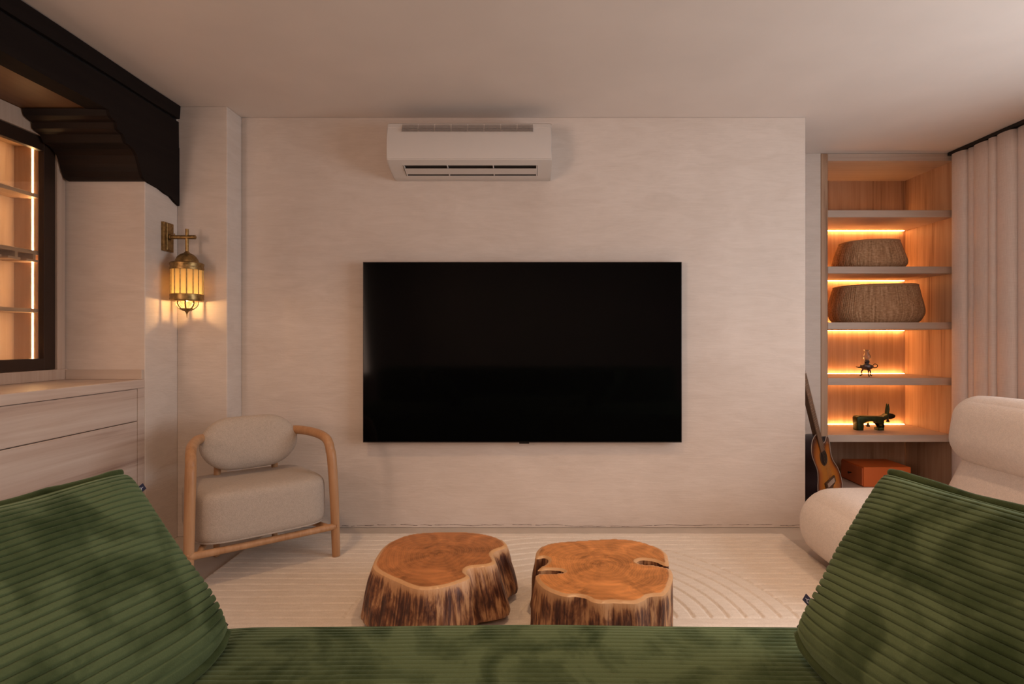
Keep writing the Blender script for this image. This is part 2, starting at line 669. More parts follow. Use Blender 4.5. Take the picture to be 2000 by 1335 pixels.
def bark_mat(name):
    t = NT(name)
    ar = t.n('ShaderNodeAttribute', attribute_name='around').outputs['Fac']
    ht = t.n('ShaderNodeAttribute', attribute_name='height').outputs['Fac']
    cmb = t.n('ShaderNodeCombineXYZ')
    t.l(ar, cmb.inputs[0])
    t.l(ht, cmb.inputs[1])

    def strk(sx, sy, detail, dist):
        mp = t.n('ShaderNodeMapping')
        mp.inputs['Scale'].default_value = (sx, sy, 1)
        t.l(cmb.outputs[0], mp.inputs[0])
        return t.noise(mp.outputs[0], 1.0, detail, 0.62, dist)
    a = strk(75, 1.8, 6, 0.5)
    b = strk(13, 1.3, 4, 0.7)
    sm = t.math('ADD', t.math('MULTIPLY', a, 0.55), t.math('MULTIPLY', b, 0.55))
    # clean tan rim just below the cut face
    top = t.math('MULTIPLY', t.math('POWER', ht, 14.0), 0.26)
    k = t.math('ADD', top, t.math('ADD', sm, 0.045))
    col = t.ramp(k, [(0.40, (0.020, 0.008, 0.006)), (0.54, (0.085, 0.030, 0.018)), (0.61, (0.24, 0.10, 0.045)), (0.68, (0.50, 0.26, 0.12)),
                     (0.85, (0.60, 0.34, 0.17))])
    t.set(color=col, rough=0.45, spec=0.4)
    t.bump(sm, 0.6, 0.012)
    return t.m


M['stump_top_a'] = stump_top_mat('cut_face_brown', (0.60, 0.235, 0.080))
M['stump_top_b'] = stump_top_mat('cut_face_orange', (0.82, 0.33, 0.10))
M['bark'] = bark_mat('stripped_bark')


def sunburst():
    t = NT('sunburst_lacquer')
    e = t.n('ShaderNodeAttribute', attribute_name='ring').outputs['Fac']
    v = t.coords((1, 1, 1))
    nz = t.noise(v, 8, 3)
    a = t.math('ADD', e, t.math('MULTIPLY', t.math('SUBTRACT', nz, 0.5), 0.12))
    t.set(color=t.ramp(a, [(0.35, (0.62, 0.24, 0.035)), (0.72, (0.50, 0.15, 0.02)), (0.93, (0.10, 0.025, 0.01)), (1.0, (0.03, 0.01, 0.006))]),
          rough=0.22, coat=0.5)
    return t.m


M['sunburst'] = sunburst()
M['guitar_side'] = plain('aubergine_lacquer', (0.022, 0.010, 0.014), 0.3)
M['guitar_wood'] = plain('guitar_neck_wood', (0.09, 0.045, 0.022), 0.4)
M['fretboard'] = plain('fretboard', (0.20, 0.12, 0.075), 0.5)
M['steel'] = plain('steel', (0.5, 0.48, 0.45), 0.3, 0.9)

# ------------------------------------------------------------------ setting
CEIL = 2.323
YW = 3.19                    # TV wall


def struct(name, mb, mat, smooth=False):
    o = mb.build(name, mat, None, smooth)
    o['kind'] = 'structure'
    return o


# TV wall with an uneven foot and a fine crack line above the floor
struct('wall_back', MB().box(-1.62, 1.575, YW, 4.40, 0, CEIL, 0.004, 2), M['wall'])
struct('wall_pilaster', MB().box(-1.89, -1.62, 3.04, 4.0, 0, CEIL, 0.004, 2), M['wall'])
struct('wall_pier', MB().box(-2.60, -1.89, 2.784, 4.0, 0, CEIL, 0.004, 2), M['wall'])
struct('wall_left', MB().box(-2.75, -2.60, -2.5, 2.784, 0, CEIL), M['wall'])
struct('wall_alcove', MB().box(1.575, 1.985, 3.81, 4.40, 0, CEIL, 0.003), M['wall'])
struct('wall_alcove_back', MB().box(1.985, 3.10, 4.325, 4.40, 0, CEIL), M['wall'])
rw = MB()
rw.box(2.95, 3.10, -2.5, 0.30, 0, CEIL)
rw.box(2.95, 3.10, 2.20, 4.40, 0, CEIL)
rw.box(2.95, 3.10, 0.30, 2.20, 0, 0.60)
rw.box(2.95, 3.10, 0.30, 2.20, 2.10, CEIL)
struct('wall_right', rw, M['wall'])
wf = MB()
for (a, b, c, d) in ((0.30, 0.35, 0.60, 2.10), (2.15, 2.20, 0.60, 2.10), (0.30, 2.20, 0.60, 0.65), (0.30, 2.20, 2.05, 2.10)):
    wf.box(3.02, 3.08, a, b, c, d)
struct('window_1', wf, M['white_plastic'])
struct('wall_rear', MB().box(-2.75, 3.10, -2.65, -2.5, 0, CEIL), M['wall'])
struct('floor', MB().box(-2.75, 3.10, -2.65, 4.40, -0.10, 0.0), M['floor'])
struct('ceiling', MB().box(-2.75, 3.10, -2.65, 4.40, CEIL, CEIL + 0.10), M['ceiling'])

# thin hairline crack where the plaster meets the floor
cr = MB()
x = -1.05
rnd = random.Random(3)
z = 0.012
while x < 1.55:
    nx = x + rnd.uniform(0.01, 0.03)
    nz_ = max(0.004, min(0.018, z + rnd.uniform(-0.003, 0.003)))
    if rnd.random() < 0.85:
        t0 = rnd.uniform(0.0003, 0.0013)
        cr.add([(x, YW - 0.0012, z - t0), (nx, YW - 0.0012, nz_ - t0 * 0.6), (nx, YW - 0.0012, nz_ + t0 * 0.6), (x, YW - 0.0012, z + t0),
                (x, YW + 0.004, z - t0), (nx, YW + 0.004, nz_ - t0 * 0.6), (nx, YW + 0.004, nz_ + t0 * 0.6), (x, YW + 0.004, z + t0)],
               [(0, 1, 2, 3), (4, 7, 6, 5), (0, 4, 5, 1), (3, 2, 6, 7), (0, 3, 7, 4), (1, 5, 6, 2)])
    x, z = nx, nz_
struct('crack_line_1', cr, plain('crack_dark', (0.10, 0.05, 0.035), 0.9))

# ------------------------------------------------------------------ ceiling beam and bracket
XB = -1.876
bm_t = thing('ceiling_beam', 'long dark-stained timber beam running along the ceiling edge above the left niche', 'beam', (XB, 1.0, 2.095))


def rough_bar(prof, y0, y1, n, amp, seed, axis='Y'):
    """prof: (x, z) section; pushed along Y with a hand-hewn surface"""
    mb = MB()
    m = len(prof)
    vs = []
    for i in range(n + 1):
        y = y0 + (y1 - y0) * i / n
        for j, (px, pz) in enumerate(prof):
            d = Vector((noise.noise((px * 3, y * 2.2, pz * 4 + seed)), 0, noise.noise((px * 3 + 9, y * 2.2, pz * 4 + seed)))) * amp
            vs.append((px + d.x, y, min(pz + d.z, CEIL - 0.002)))
    fs = []
    for i in range(n):
        for j in range(m):
            j2 = (j + 1) % m
            fs.append((i * m + j, i * m + j2, (i + 1) * m + j2, (i + 1) * m + j))
    fs += [tuple(range(m)), tuple(n * m + j for j in range(m))]
    return mb.add(vs, fs)


rough_bar([(XB, 2.097), (XB, 2.236), (XB - 0.10, 2.236), (XB - 0.10, 2.097)], 0.2, 3.036, 60, 0.006, 1.0).build(
    'beam_face', M['dark_wood'], bm_t)
rough_bar([(XB + 0.004, 2.250), (XB + 0.008, CEIL - 0.003), (XB - 0.10, CEIL - 0.003), (XB - 0.10, 2.250)], 0.2, 3.03, 60, 0.006, 5.0).build(
    'top_board', M['dark_wood'], bm_t)
MB().box(XB - 0.09, XB - 0.012, 0.2, 3.03, 2.22, 2.27).build('groove', M['black'], bm_t)
MB().box(-2.58, XB - 0.10, 0.2, 2.783, 2.105, 2.16).build('soffit_board', M['soffit'], bm_t, label='brown timber underside of the beam')

br = thing('timber_bracket', 'stepped dark timber corbel supporting the ceiling beam at the niche end', 'bracket', (XB, 2.7, 1.85))
prof = [(2.520, 2.100), (2.530, 2.072), (2.548, 2.062), (2.570, 2.058), (2.572, 2.030), (2.590, 2.022), (2.612, 2.018), (2.622, 2.000),
        (2.630, 1.985), (2.655, 1.982), (2.680, 1.972), (2.705, 1.950), (2.722, 1.915), (2.733, 1.880), (2.745, 1.858), (2.762, 1.848),
        (2.779, 1.845), (2.779, 2.100)]
MB().prism(prof, 0, -2.262, -1.889).build('corbel', M['dark_wood_x'], br)
prof2 = prof[:-2] + [(2.800, 1.842), (2.87, 1.835), (2.92, 1.822), (2.96, 1.817), (3.0, 1.797), (3.034, 1.785), (3.034, 1.955), (3.034, 2.096), (2.520, 2.100)]
MB().prism(prof2, 0, -1.8885, XB + 0.002).build('side_plate', M['dark_wood'], br)

# ------------------------------------------------------------------ drawer cabinet, worktop, glazed display cabinet in the niche
XC = -1.892
dc = thing('drawer_cabinet', 'pale ash drawer cabinet built under the worktop in the left niche', 'cabinet', (-2.2, 1.6, 0))
cb = MB()
cb.box(-2.59, XC - 0.022, 0.3, 2.775, 0.0, 0.822)                      # carcass
cb.box(XC - 0.022, XC, 2.735, 2.782, 0.0, 0.828)                      # end stile
cb.box(XC - 0.022, XC, 0.3, 2.735, 0.0, 0.07)
cb.build('body', M['ash_y'], dc)
for (z0, z1) in ((0.6725, 0.8265), (0.335, 0.6685), (0.075, 0.331)):
    for (y0, y1) in ((1.52, 2.7325), (0.305, 1.516)):
        MB().box(XC - 0.021, XC - 0.001, y0, y1, z0, z1, 0.0015, 1).build('drawer', M['ash_y'], dc)
wt = thing('worktop', 'pale ash worktop with a low upstand on top of the drawer cabinet', 'worktop', (-2.2, 1.6, 0.83))
MB().box(-2.595, XC + 0.002, 0.3, 2.782, 0.8285, 0.8705, 0.002, 1).build('top', M['ash_y'], wt)
MB().box(-2.268, XC - 0.002, 2.766, 2.7835, 0.8710, 0.918, 0.001, 1).build('upstand', M['ash_x'], wt)

XD = -2.27
dp = thing('display_cabinet', 'lit display cabinet behind glass with a bronze frame standing on the worktop', 'display cabinet', (-2.35, 2.2, 0.871))
Y0, Y1 = 1.55, 2.717
fr = MB()
fr.box(XD - 0.05, XD, Y0 - 0.07, 2.782, 0.8712, 0.922, 0.001, 1)
fr.box(XD - 0.05, XD, Y0 - 0.07, 2.782, 2.018, 2.103, 0.001, 1)
fr.box(XD - 0.05, XD, Y1 + 0.004, 2.750, 0.922, 2.018, 0.001, 1)
fr.box(XD - 0.062, XD - 0.012, 2.7505, 2.782, 0.922, 2.018, 0.001, 1)
fr.box(XD - 0.05, XD, Y0 - 0.07, Y0 - 0.005, 0.922, 2.018, 0.001, 1)
fr.build('frame', M['ash_z'], dp)
dd = MB()
dd.box(XD - 0.035, XD - 0.008, 2.655, Y1, 0.924, 2.014, 0.001, 1)
dd.box(XD - 0.035, XD - 0.008, Y0, Y0 + 0.06, 0.924, 2.014, 0.001, 1)
dd.box(XD - 0.035, XD - 0.008, Y0 + 0.06, 2.655, 0.924, 0.978, 0.001, 1)
dd.box(XD - 0.035, XD - 0.008, Y0 + 0.06, 2.655, 1.953, 2.014, 0.001, 1)
do = dd.build('door', M['bronze'], dp, label='dark bronze door frame')
MB().box(XD - 0.024, XD - 0.020, Y0 + 0.055, 2.66, 0.972, 1.96).build('glass_pane', M['glass'], do)
bk = MB()
XK = -2.435
bk.box(XK - 0.02, XK, Y0 - 0.05, 2.70, 0.93, 2.01)
bk.build('back_panel', M['inner_z'], dp)
sd = MB()
sd.box(XK, XD - 0.052, 2.672, 2.70, 0.93, 2.01)
sd.build('side_panel', M['inner_z'], dp)
MB().box(XK, XD - 0.052, Y0 - 0.05, Y0 - 0.02, 0.93, 2.01).build('side_panel', M['inner_z'], dp)
MB().box(XK, XD - 0.052, Y0 - 0.05, 2.672, 1.985, 2.01).build('top_panel', M['inner_y'], dp)
MB().box(XK, XD - 0.052, Y0 - 0.05, 2.672, 0.93, 0.955).build('bottom_panel', M['inner_y'], dp)
for zz in (1.752, 1.484, 1.211):
    MB().box(XK + 0.001, XD - 0.040, Y0, 2.671, zz - 0.018, zz, 0.001, 1).build('shelf', M['inner_y'], dp)
rk = MB()
y = 2.63
while y > 1.7:
    rk.box(XK + 0.01, XD - 0.038, y, y + 0.014, 1.4405, 1.4655)
    rk.box(XK + 0.01, XD - 0.038, y - 0.034, y + 0.028, 1.430, 1.4405)
    y -= 0.093
rk.build('glass_rack', M['inner_y'], dp)
for (a, b) in ((0.957, 1.191), (1.213, 1.464), (1.486, 1.732), (1.754, 1.983)):
    MB().box(-2.350, -2.343, 2.6712, 2.6718, a, b).build('light_strip', M['led_cab'], dp)
    MB().box(-2.350, -2.344, Y0 - 0.0195, Y0 - 0.015, a, b).build('light_strip', M['led_cab'], dp)  # near-end strip, out of view, added to brighten the interior

# ------------------------------------------------------------------ bookcase in the right alcove
XL, XR, YF, YB = 2.033, 2.884, 3.81, 4.300
bc = thing('bookcase', 'tall built-in oak bookcase with lit shelves in the right alcove', 'bookcase', (2.45, 4.05, 0))
MB().box(1.987, XL, YF, 4.32, 0, CEIL - 0.002, 0.002, 1).build('side_panel', M['case_z'], bc)
MB().box(XR, 2.912, YF, 4.32, 0, CEIL - 0.002, 0.002, 1).build('side_panel', M['case_z'], bc)
MB().box(XL, XR, YF + 0.002, 4.32, 2.272, CEIL - 0.002, 0.002, 1).build('top_panel', M['case_x'], bc)
MB().box(XL, XR, YB, 4.32, 0.0, 2.272).build('back_panel', M['case_z'], bc)
MB().box(XL, XR, YF + 0.004, YB, 0.0, 0.060, 0.002, 1).build('plinth', M['case_x'], bc)
SH = [1.939, 1.558, 1.180, 0.803, 0.418]
for i, zt in enumerate(SH):
    MB().box(XL + 0.0005, XR - 0.0005, YF + 0.002, YB - (0.010 if i else 0.0), zt - 0.048, zt, 0.002, 1).build('shelf', M['case_x'], bc)
    if i < 4:
        MB().box(XL + 0.004, XR - 0.02, YB - 0.022, YB - 0.011, zt - 0.0515, zt - 0.0482).build('light_strip', M['led'], bc)
    if i > 0:
        MB().box(XL + 0.004, XR - 0.02, YB - 0.022, YB - 0.011, zt + 0.0002, zt + 0.0035).build('light_strip', M['led'], bc)

zt = SH[0]
MB().box(XL + 0.004, XR - 0.02, YB - 0.056, YB - 0.050, zt + 0.0002, zt + 0.003).build('light_strip', M['led'], bc)  # unseen strip added to warm the top compartment from below
MB().box(XL + 0.004, XR - 0.02, YB - 0.046, YB - 0.042, zt + 0.0002, zt + 0.022).build('added_shield_lip', M['case_x'], bc)  # added lip that keeps this strip's light off the back panel

# ------------------------------------------------------------------ curtain
ct = thing('curtain', 'full-height beige linen curtain hanging along the right wall', 'curtain', (2.84, 3.2, 0.01))
vs, fs = [], []
NY, NZ = 420, 16
cy0, cy1 = 2.35, 3.775


pl = [cy0]
rp = random.Random(12)
while pl[-1] < cy1:
    pl.append(pl[-1] + rp.choice([0.052, 0.060, 0.075, 0.10, 0.125]))
amp = [rp.uniform(0.018, 0.036) for _ in pl]


def pleat(y):
    k = 0
    while k < len(pl) - 2 and pl[k + 1] < y:
        k += 1
    f_ = (y - pl[k]) / (pl[k + 1] - pl[k])
    return k, min(1.0, max(0.0, f_))


for j in range(NZ + 1):
    zz = 0.015 + (2.296 - 0.015) * j / NZ
    for i in range(NY + 1):
        y = cy0 + (cy1 - cy0) * i / NY
        k, f_ = pleat(y)
        bulge = math.sin(math.pi * f_) ** 0.55
        fan = 0.010 * (1 - j / NZ) * noise.noise((y * 5.0, 3.0, zz * 0.7))
        vs.append((2.880 - amp[k] * 1.6 * bulge + fan, y - 0.30 * (pl[k + 1] - pl[k]) * math.sin(2 * math.pi * f_) * 0.45 + fan, zz))
for j in range(NZ):
    for i in range(NY):
        a = j * (NY + 1) + i
        fs.append((a, a + 1, a + NY + 2, a + NY + 1))
co = mesh('cloth', vs, fs, M['curtain'], ct, True)
sm = co.modifiers.new('thickness', 'SOLIDIFY')
sm.thickness = 0.003
tr = MB().box(2.835, 2.87, 2.30, 3.80, 2.302, CEIL - 0.001)
tro = tr.build('curtain_track', M['track'], None, origin=(2.86, 3.0, 2.31))
tag(tro, 'black curtain track fixed to the ceiling above the beige curtain', 'curtain track')

# ------------------------------------------------------------------ television
tv = thing('television', 'large black flat-screen television mounted on the plaster wall', 'television', (-0.02, 3.14, 0.49))
x0, x1, z0, z1 = P(708.5, 0, 3.125).x, P(1332, 0, 3.125).x, P(0, 864, 3.125).z, P(0, 511, 3.125).z
MB().box(x0, x1, 3.127, 3.150, z0, z1, 0.002, 2).build('housing', M['bezel'], tv)
MB().box(x0 + 0.004, x1 - 0.004, 3.1245, 3.129, z0 + 0.007, z1 - 0.004).build('screen', M['screen'], tv)
MB().box(-0.045, 0.010, 3.126, 3.145, z0 - 0.006, z0 + 0.001, 0.001, 1).build('sensor', M['bezel'], tv)
MB().box(-0.35, 0.30, 3.150, YW - 0.0005, z0 + 0.30, z0 + 0.70).build('wall_bracket', M['black'], tv)

# ------------------------------------------------------------------ air conditioner
ac = thing('air_conditioner', 'white wall-mounted split air conditioner above the television', 'air conditioner', (-0.3, 3.1, 1.95))
AX0, AX1 = -0.745, 0.130
OX0, OX1 = -0.668, 0.055
full = [(YW - 0.001, 2.212), (3.075, 2.226), (3.02, 2.224), (2.995, 2.212), (2.985, 2.185), (2.976, 2.13), (2.974, 2.06), (2.978, 2.015),
        (3.005, 2.000), (3.125, 1.964), (3.150, 1.960), (YW - 0.001, 1.962)]
notch = full[:8] + [(3.005, 2.000), (3.012, 1.996), (3.045, 2.010), (3.120, 1.985), (3.108, 1.968), (3.125, 1.964), (3.150, 1.960), (YW - 0.001, 1.962)]
b = MB()
b.prism(full, 0, AX0 + 0.006, OX0)
b.prism(notch, 0, OX0, OX1)
b.prism(full, 0, OX1, AX1 - 0.006)
sm_ = [(a + (0.004 if a < 3.1 else 0), c + (-0.003 if c > 2.1 else 0.003 if c < 2.0 else 0)) for a, c in full]
b.prism(sm_, 0, AX0, AX0 + 0.006)
b.prism(sm_, 0, AX1 - 0.006, AX1)
b.build('body', M['white_plastic'], ac, smooth=True, angle=25)
fp = [(2.992, 2.190), (2.984, 2.180), (2.972, 2.13), (2.969, 2.06), (2.973, 2.020), (2.985, 2.020), (2.985, 2.190)]
MB().prism(fp, 0, AX0 + 0.004, AX1 - 0.004).build('front_panel', M['white_plastic'], ac, smooth=True, angle=25)
ol = MB()
ol.prism([(3.012, 1.9975), (3.044, 2.0085), (3.117, 1.984), (3.108, 1.970), (3.110, 1.976), (3.040, 1.998)], 0, OX0 + 0.001, OX1 - 0.001)
ol.build('air_outlet', M['vent_dark'], ac)
lv = MB()
lv.prism([(3.030, 1.9850), (3.036, 1.9880), (3.090, 1.9740), (3.088, 1.9705)], 0, OX0 + 0.006, OX1 - 0.006)
lv.build('louver', M['white_plastic'], ac)
for xx in (-0.664, -0.431, -0.185, 0.048):
    MB().prism([(3.010, 1.999), (3.045, 2.006), (3.112, 1.976), (3.106, 1.9675), (3.012, 1.9955)], 0, xx, xx + 0.005).build('outlet_bracket', M['white_plastic'], ac)
gr = MB()
for i in range(8):
    t_ = i / 7.0
    yy = 2.9745 + 0.0215 * t_ ** 1.3
    zz = 2.166 + (2.207 - 2.166) * t_
    n_seg = 8
    for k in range(n_seg):
        xa = -0.665 + k * (0.700 / n_seg)
        gr.box(xa + 0.001, xa + 0.700 / n_seg - 0.005, yy - 0.0045, yy + 0.006, zz - 0.0014, zz + 0.0014)
gr.build('intake_grille', M['vent_grey'], ac)

# ------------------------------------------------------------------ wall lantern
LX, LY, LZ = -1.780, 2.945, 0.0
ln = thing('wall_lantern', 'lit brass lantern with amber glass panes hanging on a bracket on the pier', 'wall lamp', (-1.889, LY, 1.60))
zv = lambda v: HC + (660 - v) / F * LY
MB().box(-1.8895, -1.874, LY - 0.040, LY + 0.040, zv(491), zv(435), 0.002, 2).box(-1.8745, -1.869, LY - 0.022, LY + 0.022, zv(489), zv(437), 0.002, 1).build(
    'back_plate', M['brass'], ln)
MB().tube([(-1.87, LY, zv(463)), (-1.736, LY, zv(463))], 0.0105, 16).build('arm', M['brass'], ln, smooth=True, angle=40)
MB().tube([(-1.866, LY, zv(463)), (-1.858, LY, zv(463))], 0.016, 16).tube([(-1.845, LY, zv(463)), (-1.845, LY, zv(456))], 0.003, 8).build(
    'arm_collar', M['brass'], ln, smooth=True, angle=40)
MB().tube([(LX, LY, zv(490)), (LX, LY, zv(447))], 0.0085, 16).build('hanger_rod', M['brass'], ln, smooth=True, angle=40)
c = (LX, LY, 0)
hz = zv
MB().lathe([(0.004, hz(488)), (0.007, hz(489)), (0.008, hz(491)), (0.016, hz(494)), (0.032, hz(497)), (0.045, hz(502)), (0.053, hz(508)), (0.056, hz(514))][::-1],
           c, 40, cap=True, rib=lambda a, h: 0.012 * abs(math.cos(a * 8))).build('dome', M['brass'], ln, smooth=True, angle=50)
MB().lathe([(0.060, hz(527)), (0.078, hz(527)), (0.080, hz(524)), (0.077, hz(521)), (0.079, hz(518)), (0.080, hz(515)), (0.074, hz(513)), (0.050, hz(512.5))], c, 40).build(
    'upper_collar', M['brass'], ln, smooth=True, angle=35)
NP = 16
RP = 0.0745
for k in range(NP):
    a0, a1 = 2 * math.pi * (k + 0.04) / NP + 0.13, 2 * math.pi * (k + 0.96) / NP + 0.13
    pm = MB()
    q = [(LX + RP * math.cos(a0), LY + RP * math.sin(a0)), (LX + RP * math.cos(a1), LY + RP * math.sin(a1)),
         (LX + (RP - 0.002) * math.cos(a1), LY + (RP - 0.002) * math.sin(a1)), (LX + (RP - 0.002) * math.cos(a0), LY + (RP - 0.002) * math.sin(a0))]
    pm.prism(q, 2, hz(576), hz(526)).build('glass_panel', M['amber'], ln)
for k in range(NP):
    a0 = 2 * math.pi * k / NP + 0.13
    MB().tube([(LX + RP * math.cos(a0), LY + RP * math.sin(a0), hz(577)), (LX + RP * math.cos(a0), LY + RP * math.sin(a0), hz(525))], 0.0030, 6).build(
        'glazing_bar', M['brass'], ln)
MB().lathe([(0.052, hz(589)), (0.076, hz(588)), (0.079, hz(585)), (0.077, hz(581)), (0.079, hz(577)), (0.078, hz(574.5)), (0.072, hz(574.5)), (0.070, hz(586)), (0.050, hz(587)), (0.052, hz(589))],
           c, 40, cap=False).build('lower_collar', M['brass'], ln, smooth=True, angle=35)
lob = lambda a, h: 0.10 * abs(math.cos(a * 4)) - 0.05
lp = [(0.009, hz(606)), (0.020, hz(605)), (0.034, hz(602)), (0.046, hz(598)), (0.053, hz(593)), (0.052, hz(588))]
MB().lathe(lp, c, 64, rib=lob, cap=False).build('glass_bowl', M['lobe_glass'], ln, smooth=True)
rb = MB()
rb.lathe([(0.009, hz(606.5)), (0.022, hz(605.6)), (0.030, hz(603.6)), (0.034, hz(602)), (0.033, hz(602)), (0.029, hz(603.4)), (0.020, hz(605)), (0.008, hz(606))], c, 48, cap=False)
for k in range(8):
    a0 = 2 * math.pi * (k + 0.5) / 8
    rb.tube([(LX + r * 0.96 * math.cos(a0), LY + r * 0.96 * math.sin(a0), h) for (r, h) in lp], 0.0040, 6)
rb.build('bowl_cage', M['brass'], ln, smooth=True)
MB().lathe([(0.0008, hz(621)), (0.002, hz(617)), (0.003, hz(613)), (0.006, hz(610)), (0.012, hz(607)), (0.016, hz(605)), (0.004, hz(604))], c, 20).build(
    'finial', M['brass'], ln, smooth=True, angle=60)
point('lantern_bulb_light', (LX, LY, hz(591)), 1.0, (1.0, 0.66, 0.36), 0.006)
point('lantern_glow_light', (LX, LY, hz(552)), 0.16, (1.0, 0.80, 0.48), 0.02)

# ------------------------------------------------------------------ armchair by the pilaster
A39 = math.radians(39.0)
CR, CBk = Vector((math.cos(A39), math.sin(A39), 0)), Vector((-math.sin(A39), math.cos(A39), 0))
CF = Vector((-1.174, 2.548, 0.0))


def CL(r, b, z):
    return CF + CR * r + CBk * b + Vector((0, 0, z))


RUGZ = 0.012
ch = thing('armchair', 'beige upholstered armchair with a round oak frame beside the wall lantern pier', 'armchair', tuple(CF + Vector((0, 0, RUGZ + 0.0015))))
for s in (-1, 1):
    MB().tube([CL(s * 0.312, 0.0, RUGZ + 0.0015), CL(s * 0.306, 0.01, 0.30), CL(s * 0.300, 0.025, 0.48), CL(s * 0.297, 0.038, 0.522)],
              [0.0190, 0.0215, 0.0225, 0.0225], 16, smooth=5).build('leg', M['chair_wood'], ch, smooth=True, angle=50)
    MB().tube([CL(s * 0.135, 0.40, RUGZ + 0.0015 if s > 0 else 0.001), CL(s * 0.135, 0.40, 0.30), CL(s * 0.13, 0.385, 0.57)], [0.014, 0.016, 0.016], 14).build(
        'leg', M['chair_wood'], ch, smooth=True, angle=50)
arc = []
for s in (-1, 1):
    seq = [(0.297, 0.038, 0.520), (0.295, 0.050, 0.552), (0.290, 0.085, 0.578), (0.272, 0.17, 0.594), (0.228, 0.30, 0.598), (0.165, 0.375, 0.590), (0.08, 0.405, 0.585)]
    seq = [CL(s * a, b_, c_) for a, b_, c_ in seq]
    arc += seq if s < 0 else seq[::-1]
MB().tube(arc, 0.0220, 16, smooth=5).build('arm_rail', M['chair_wood'], ch, smooth=True, angle=50)
MB().tube([CL(-0.308, 0.0, 0.162), CL(-0.26, 0.0, 0.158), CL(0.26, 0.0, 0.158), CL(0.308, 0.0, 0.162)], [0.020, 0.0155, 0.0155, 0.020], 14, smooth=3).build(
    'front_rail', M['chair_wood'], ch, smooth=True, angle=50)
for s in (-1, 1):
    MB().tube([CL(s * 0.27, 0.0, 0.162), CL(s * 0.15, 0.40, 0.162)], 0.014, 12).build('side_rail', M['chair_wood'], ch, smooth=True, angle=50)
MS = Matrix.Translation(CL(0, 0.240, 0.287)) @ Matrix.Rotation(A39, 4, 'Z') @ Matrix.Rotation(math.radians(-2), 4, 'X')
v_, f_ = sblob(0.288, 0.262, 0.121, 0.42, 0.29, 96, 40, MS)
seat = mesh('seat', v_, f_, M['chair_fabric'], ch, True)
pp = []
for k in range(72):
    th = 2 * math.pi * k / 72
    q = lambda cc, e: math.copysign(abs(cc) ** e, cc)
    pp.append(MS @ Vector((0.275 * q(math.cos(th), 0.42), 0.250 * q(math.sin(th), 0.42), -0.103)))
MB().tube(pp, 0.0042, 8, closed=True).build('seat_piping', M['chair_fabric'], seat, smooth=True)
MBk = Matrix.Translation(CL(0, 0.342, 0.557)) @ Matrix.Rotation(A39, 4, 'Z') @ Matrix.Rotation(math.radians(-12), 4, 'X')
# pill: stadium outline with rounded edges, slightly curved round the sitter
HW, HR = 0.224, 0.126
loop = []
for k in range(24):
    th = -math.pi / 2 + math.pi * k / 23
    loop.append((HW - HR * 1.05, math.cos(th) * 1.05, math.sin(th)))
for k in range(1, 16):
    loop.append(((HW - HR * 1.05) * (1 - 2 * k / 16), 0.0, 1.0))
for k in range(24):
    th = math.pi / 2 + math.pi * k / 23
    loop.append((-(HW - HR * 1.05), math.cos(th) * 1.05, math.sin(th)))
for k in range(1, 16):
    loop.append((-(HW - HR * 1.05) * (1 - 2 * k / 16), 0.0, -1.0))
NU, NV = len(loop), 24
vs, fs = [], []
for i in range(1, NV):
    ph = -math.pi / 2 + math.pi * i / NV
    sh = abs(math.cos(ph)) ** 0.6
    yy = 0.056 * math.sin(ph)
    for (cx_, ax_, az_) in loop:
        px = cx_ * (0.6 + 0.4 * sh) + HR * ax_ * sh
        pz = HR * az_ * sh * (1.03 - 0.11 * (px / HW) ** 2)
        vs.append(MBk @ Vector((px, yy - 0.4 * px * px, pz)))
bI = len(vs)
vs += [MBk @ Vector((0, -0.056, 0)), MBk @ Vector((0, 0.056, 0))]
for i in range(NV - 2):
    for k in range(NU):
        k2 = (k + 1) % NU
        fs.append((i * NU + k, i * NU + k2, (i + 1) * NU + k2, (i + 1) * NU + k))
for k in range(NU):
    k2 = (k + 1) % NU
    fs.append((bI, k2, k))
    fs.append(((NV - 2) * NU + k, (NV - 2) * NU + k2, bI + 1))
mesh('backrest', vs, fs, M['chair_fabric'], ch, True)

# ------------------------------------------------------------------ rug with carved lines and arches
RX0, RX1, RY0, RY1 = -1.43, 1.392, 1.05, 3.075
CX, CY, RO = 0.166, 2.138, 0.862
NXr, NYr = 470, 440
vs, fs = [], []


def groove(d, wd=0.0055):
    return max(0.0, 1 - (abs(d) / wd)) if abs(d) < wd else 0.0


for j in range(NYr + 1):
    y = RY0 + (RY1 - RY0) * j / NYr
    for i in range(NXr + 1):
        x = RX0 + (RX1 - RX0) * i / NXr
        r = math.hypot(x - CX, y - CY)
        g = 0.0
        if y > CY and r < RO + 0.005:
            k = round((RO - r) / 0.066)
            if r > 0.2:
                g = groove(r - (RO - k * 0.066), 0.0075)
        elif y > CY - 0.005:
            k = round((y - CY) / 0.058)
            g = 0.8 * groove(y - (CY + k * 0.058 + 0.003 * math.sin(x * 9 + k)), 0.006)
        if abs(y - CY) < 0.006 and abs(x - CX) < RO:
            g = 1.0
        if y < CY - 0.006:
            k = round((CY - y) / 0.058)
            g = 0.7 * groove(CY - y - k * 0.058, 0.006)
        ez = min(1.0, min(x - RX0, RX1 - x, y - RY0, RY1 - y) / 0.008)
        zz = 0.002 + (0.010 * max(0.0, ez) ** 0.5) - 0.0085 * g + 0.0005 * noise.noise((x * 60, y * 60, 0))
        vs.append((x + (0.003 * noise.noise((y * 12, 1, 0)) if i in (0, NXr) else 0), y, zz))
for j in range(NYr):
    for i in range(NXr):
        a = j * (NXr + 1) + i
        fs.append((a, a + 1, a + NXr + 2, a + NXr + 1))
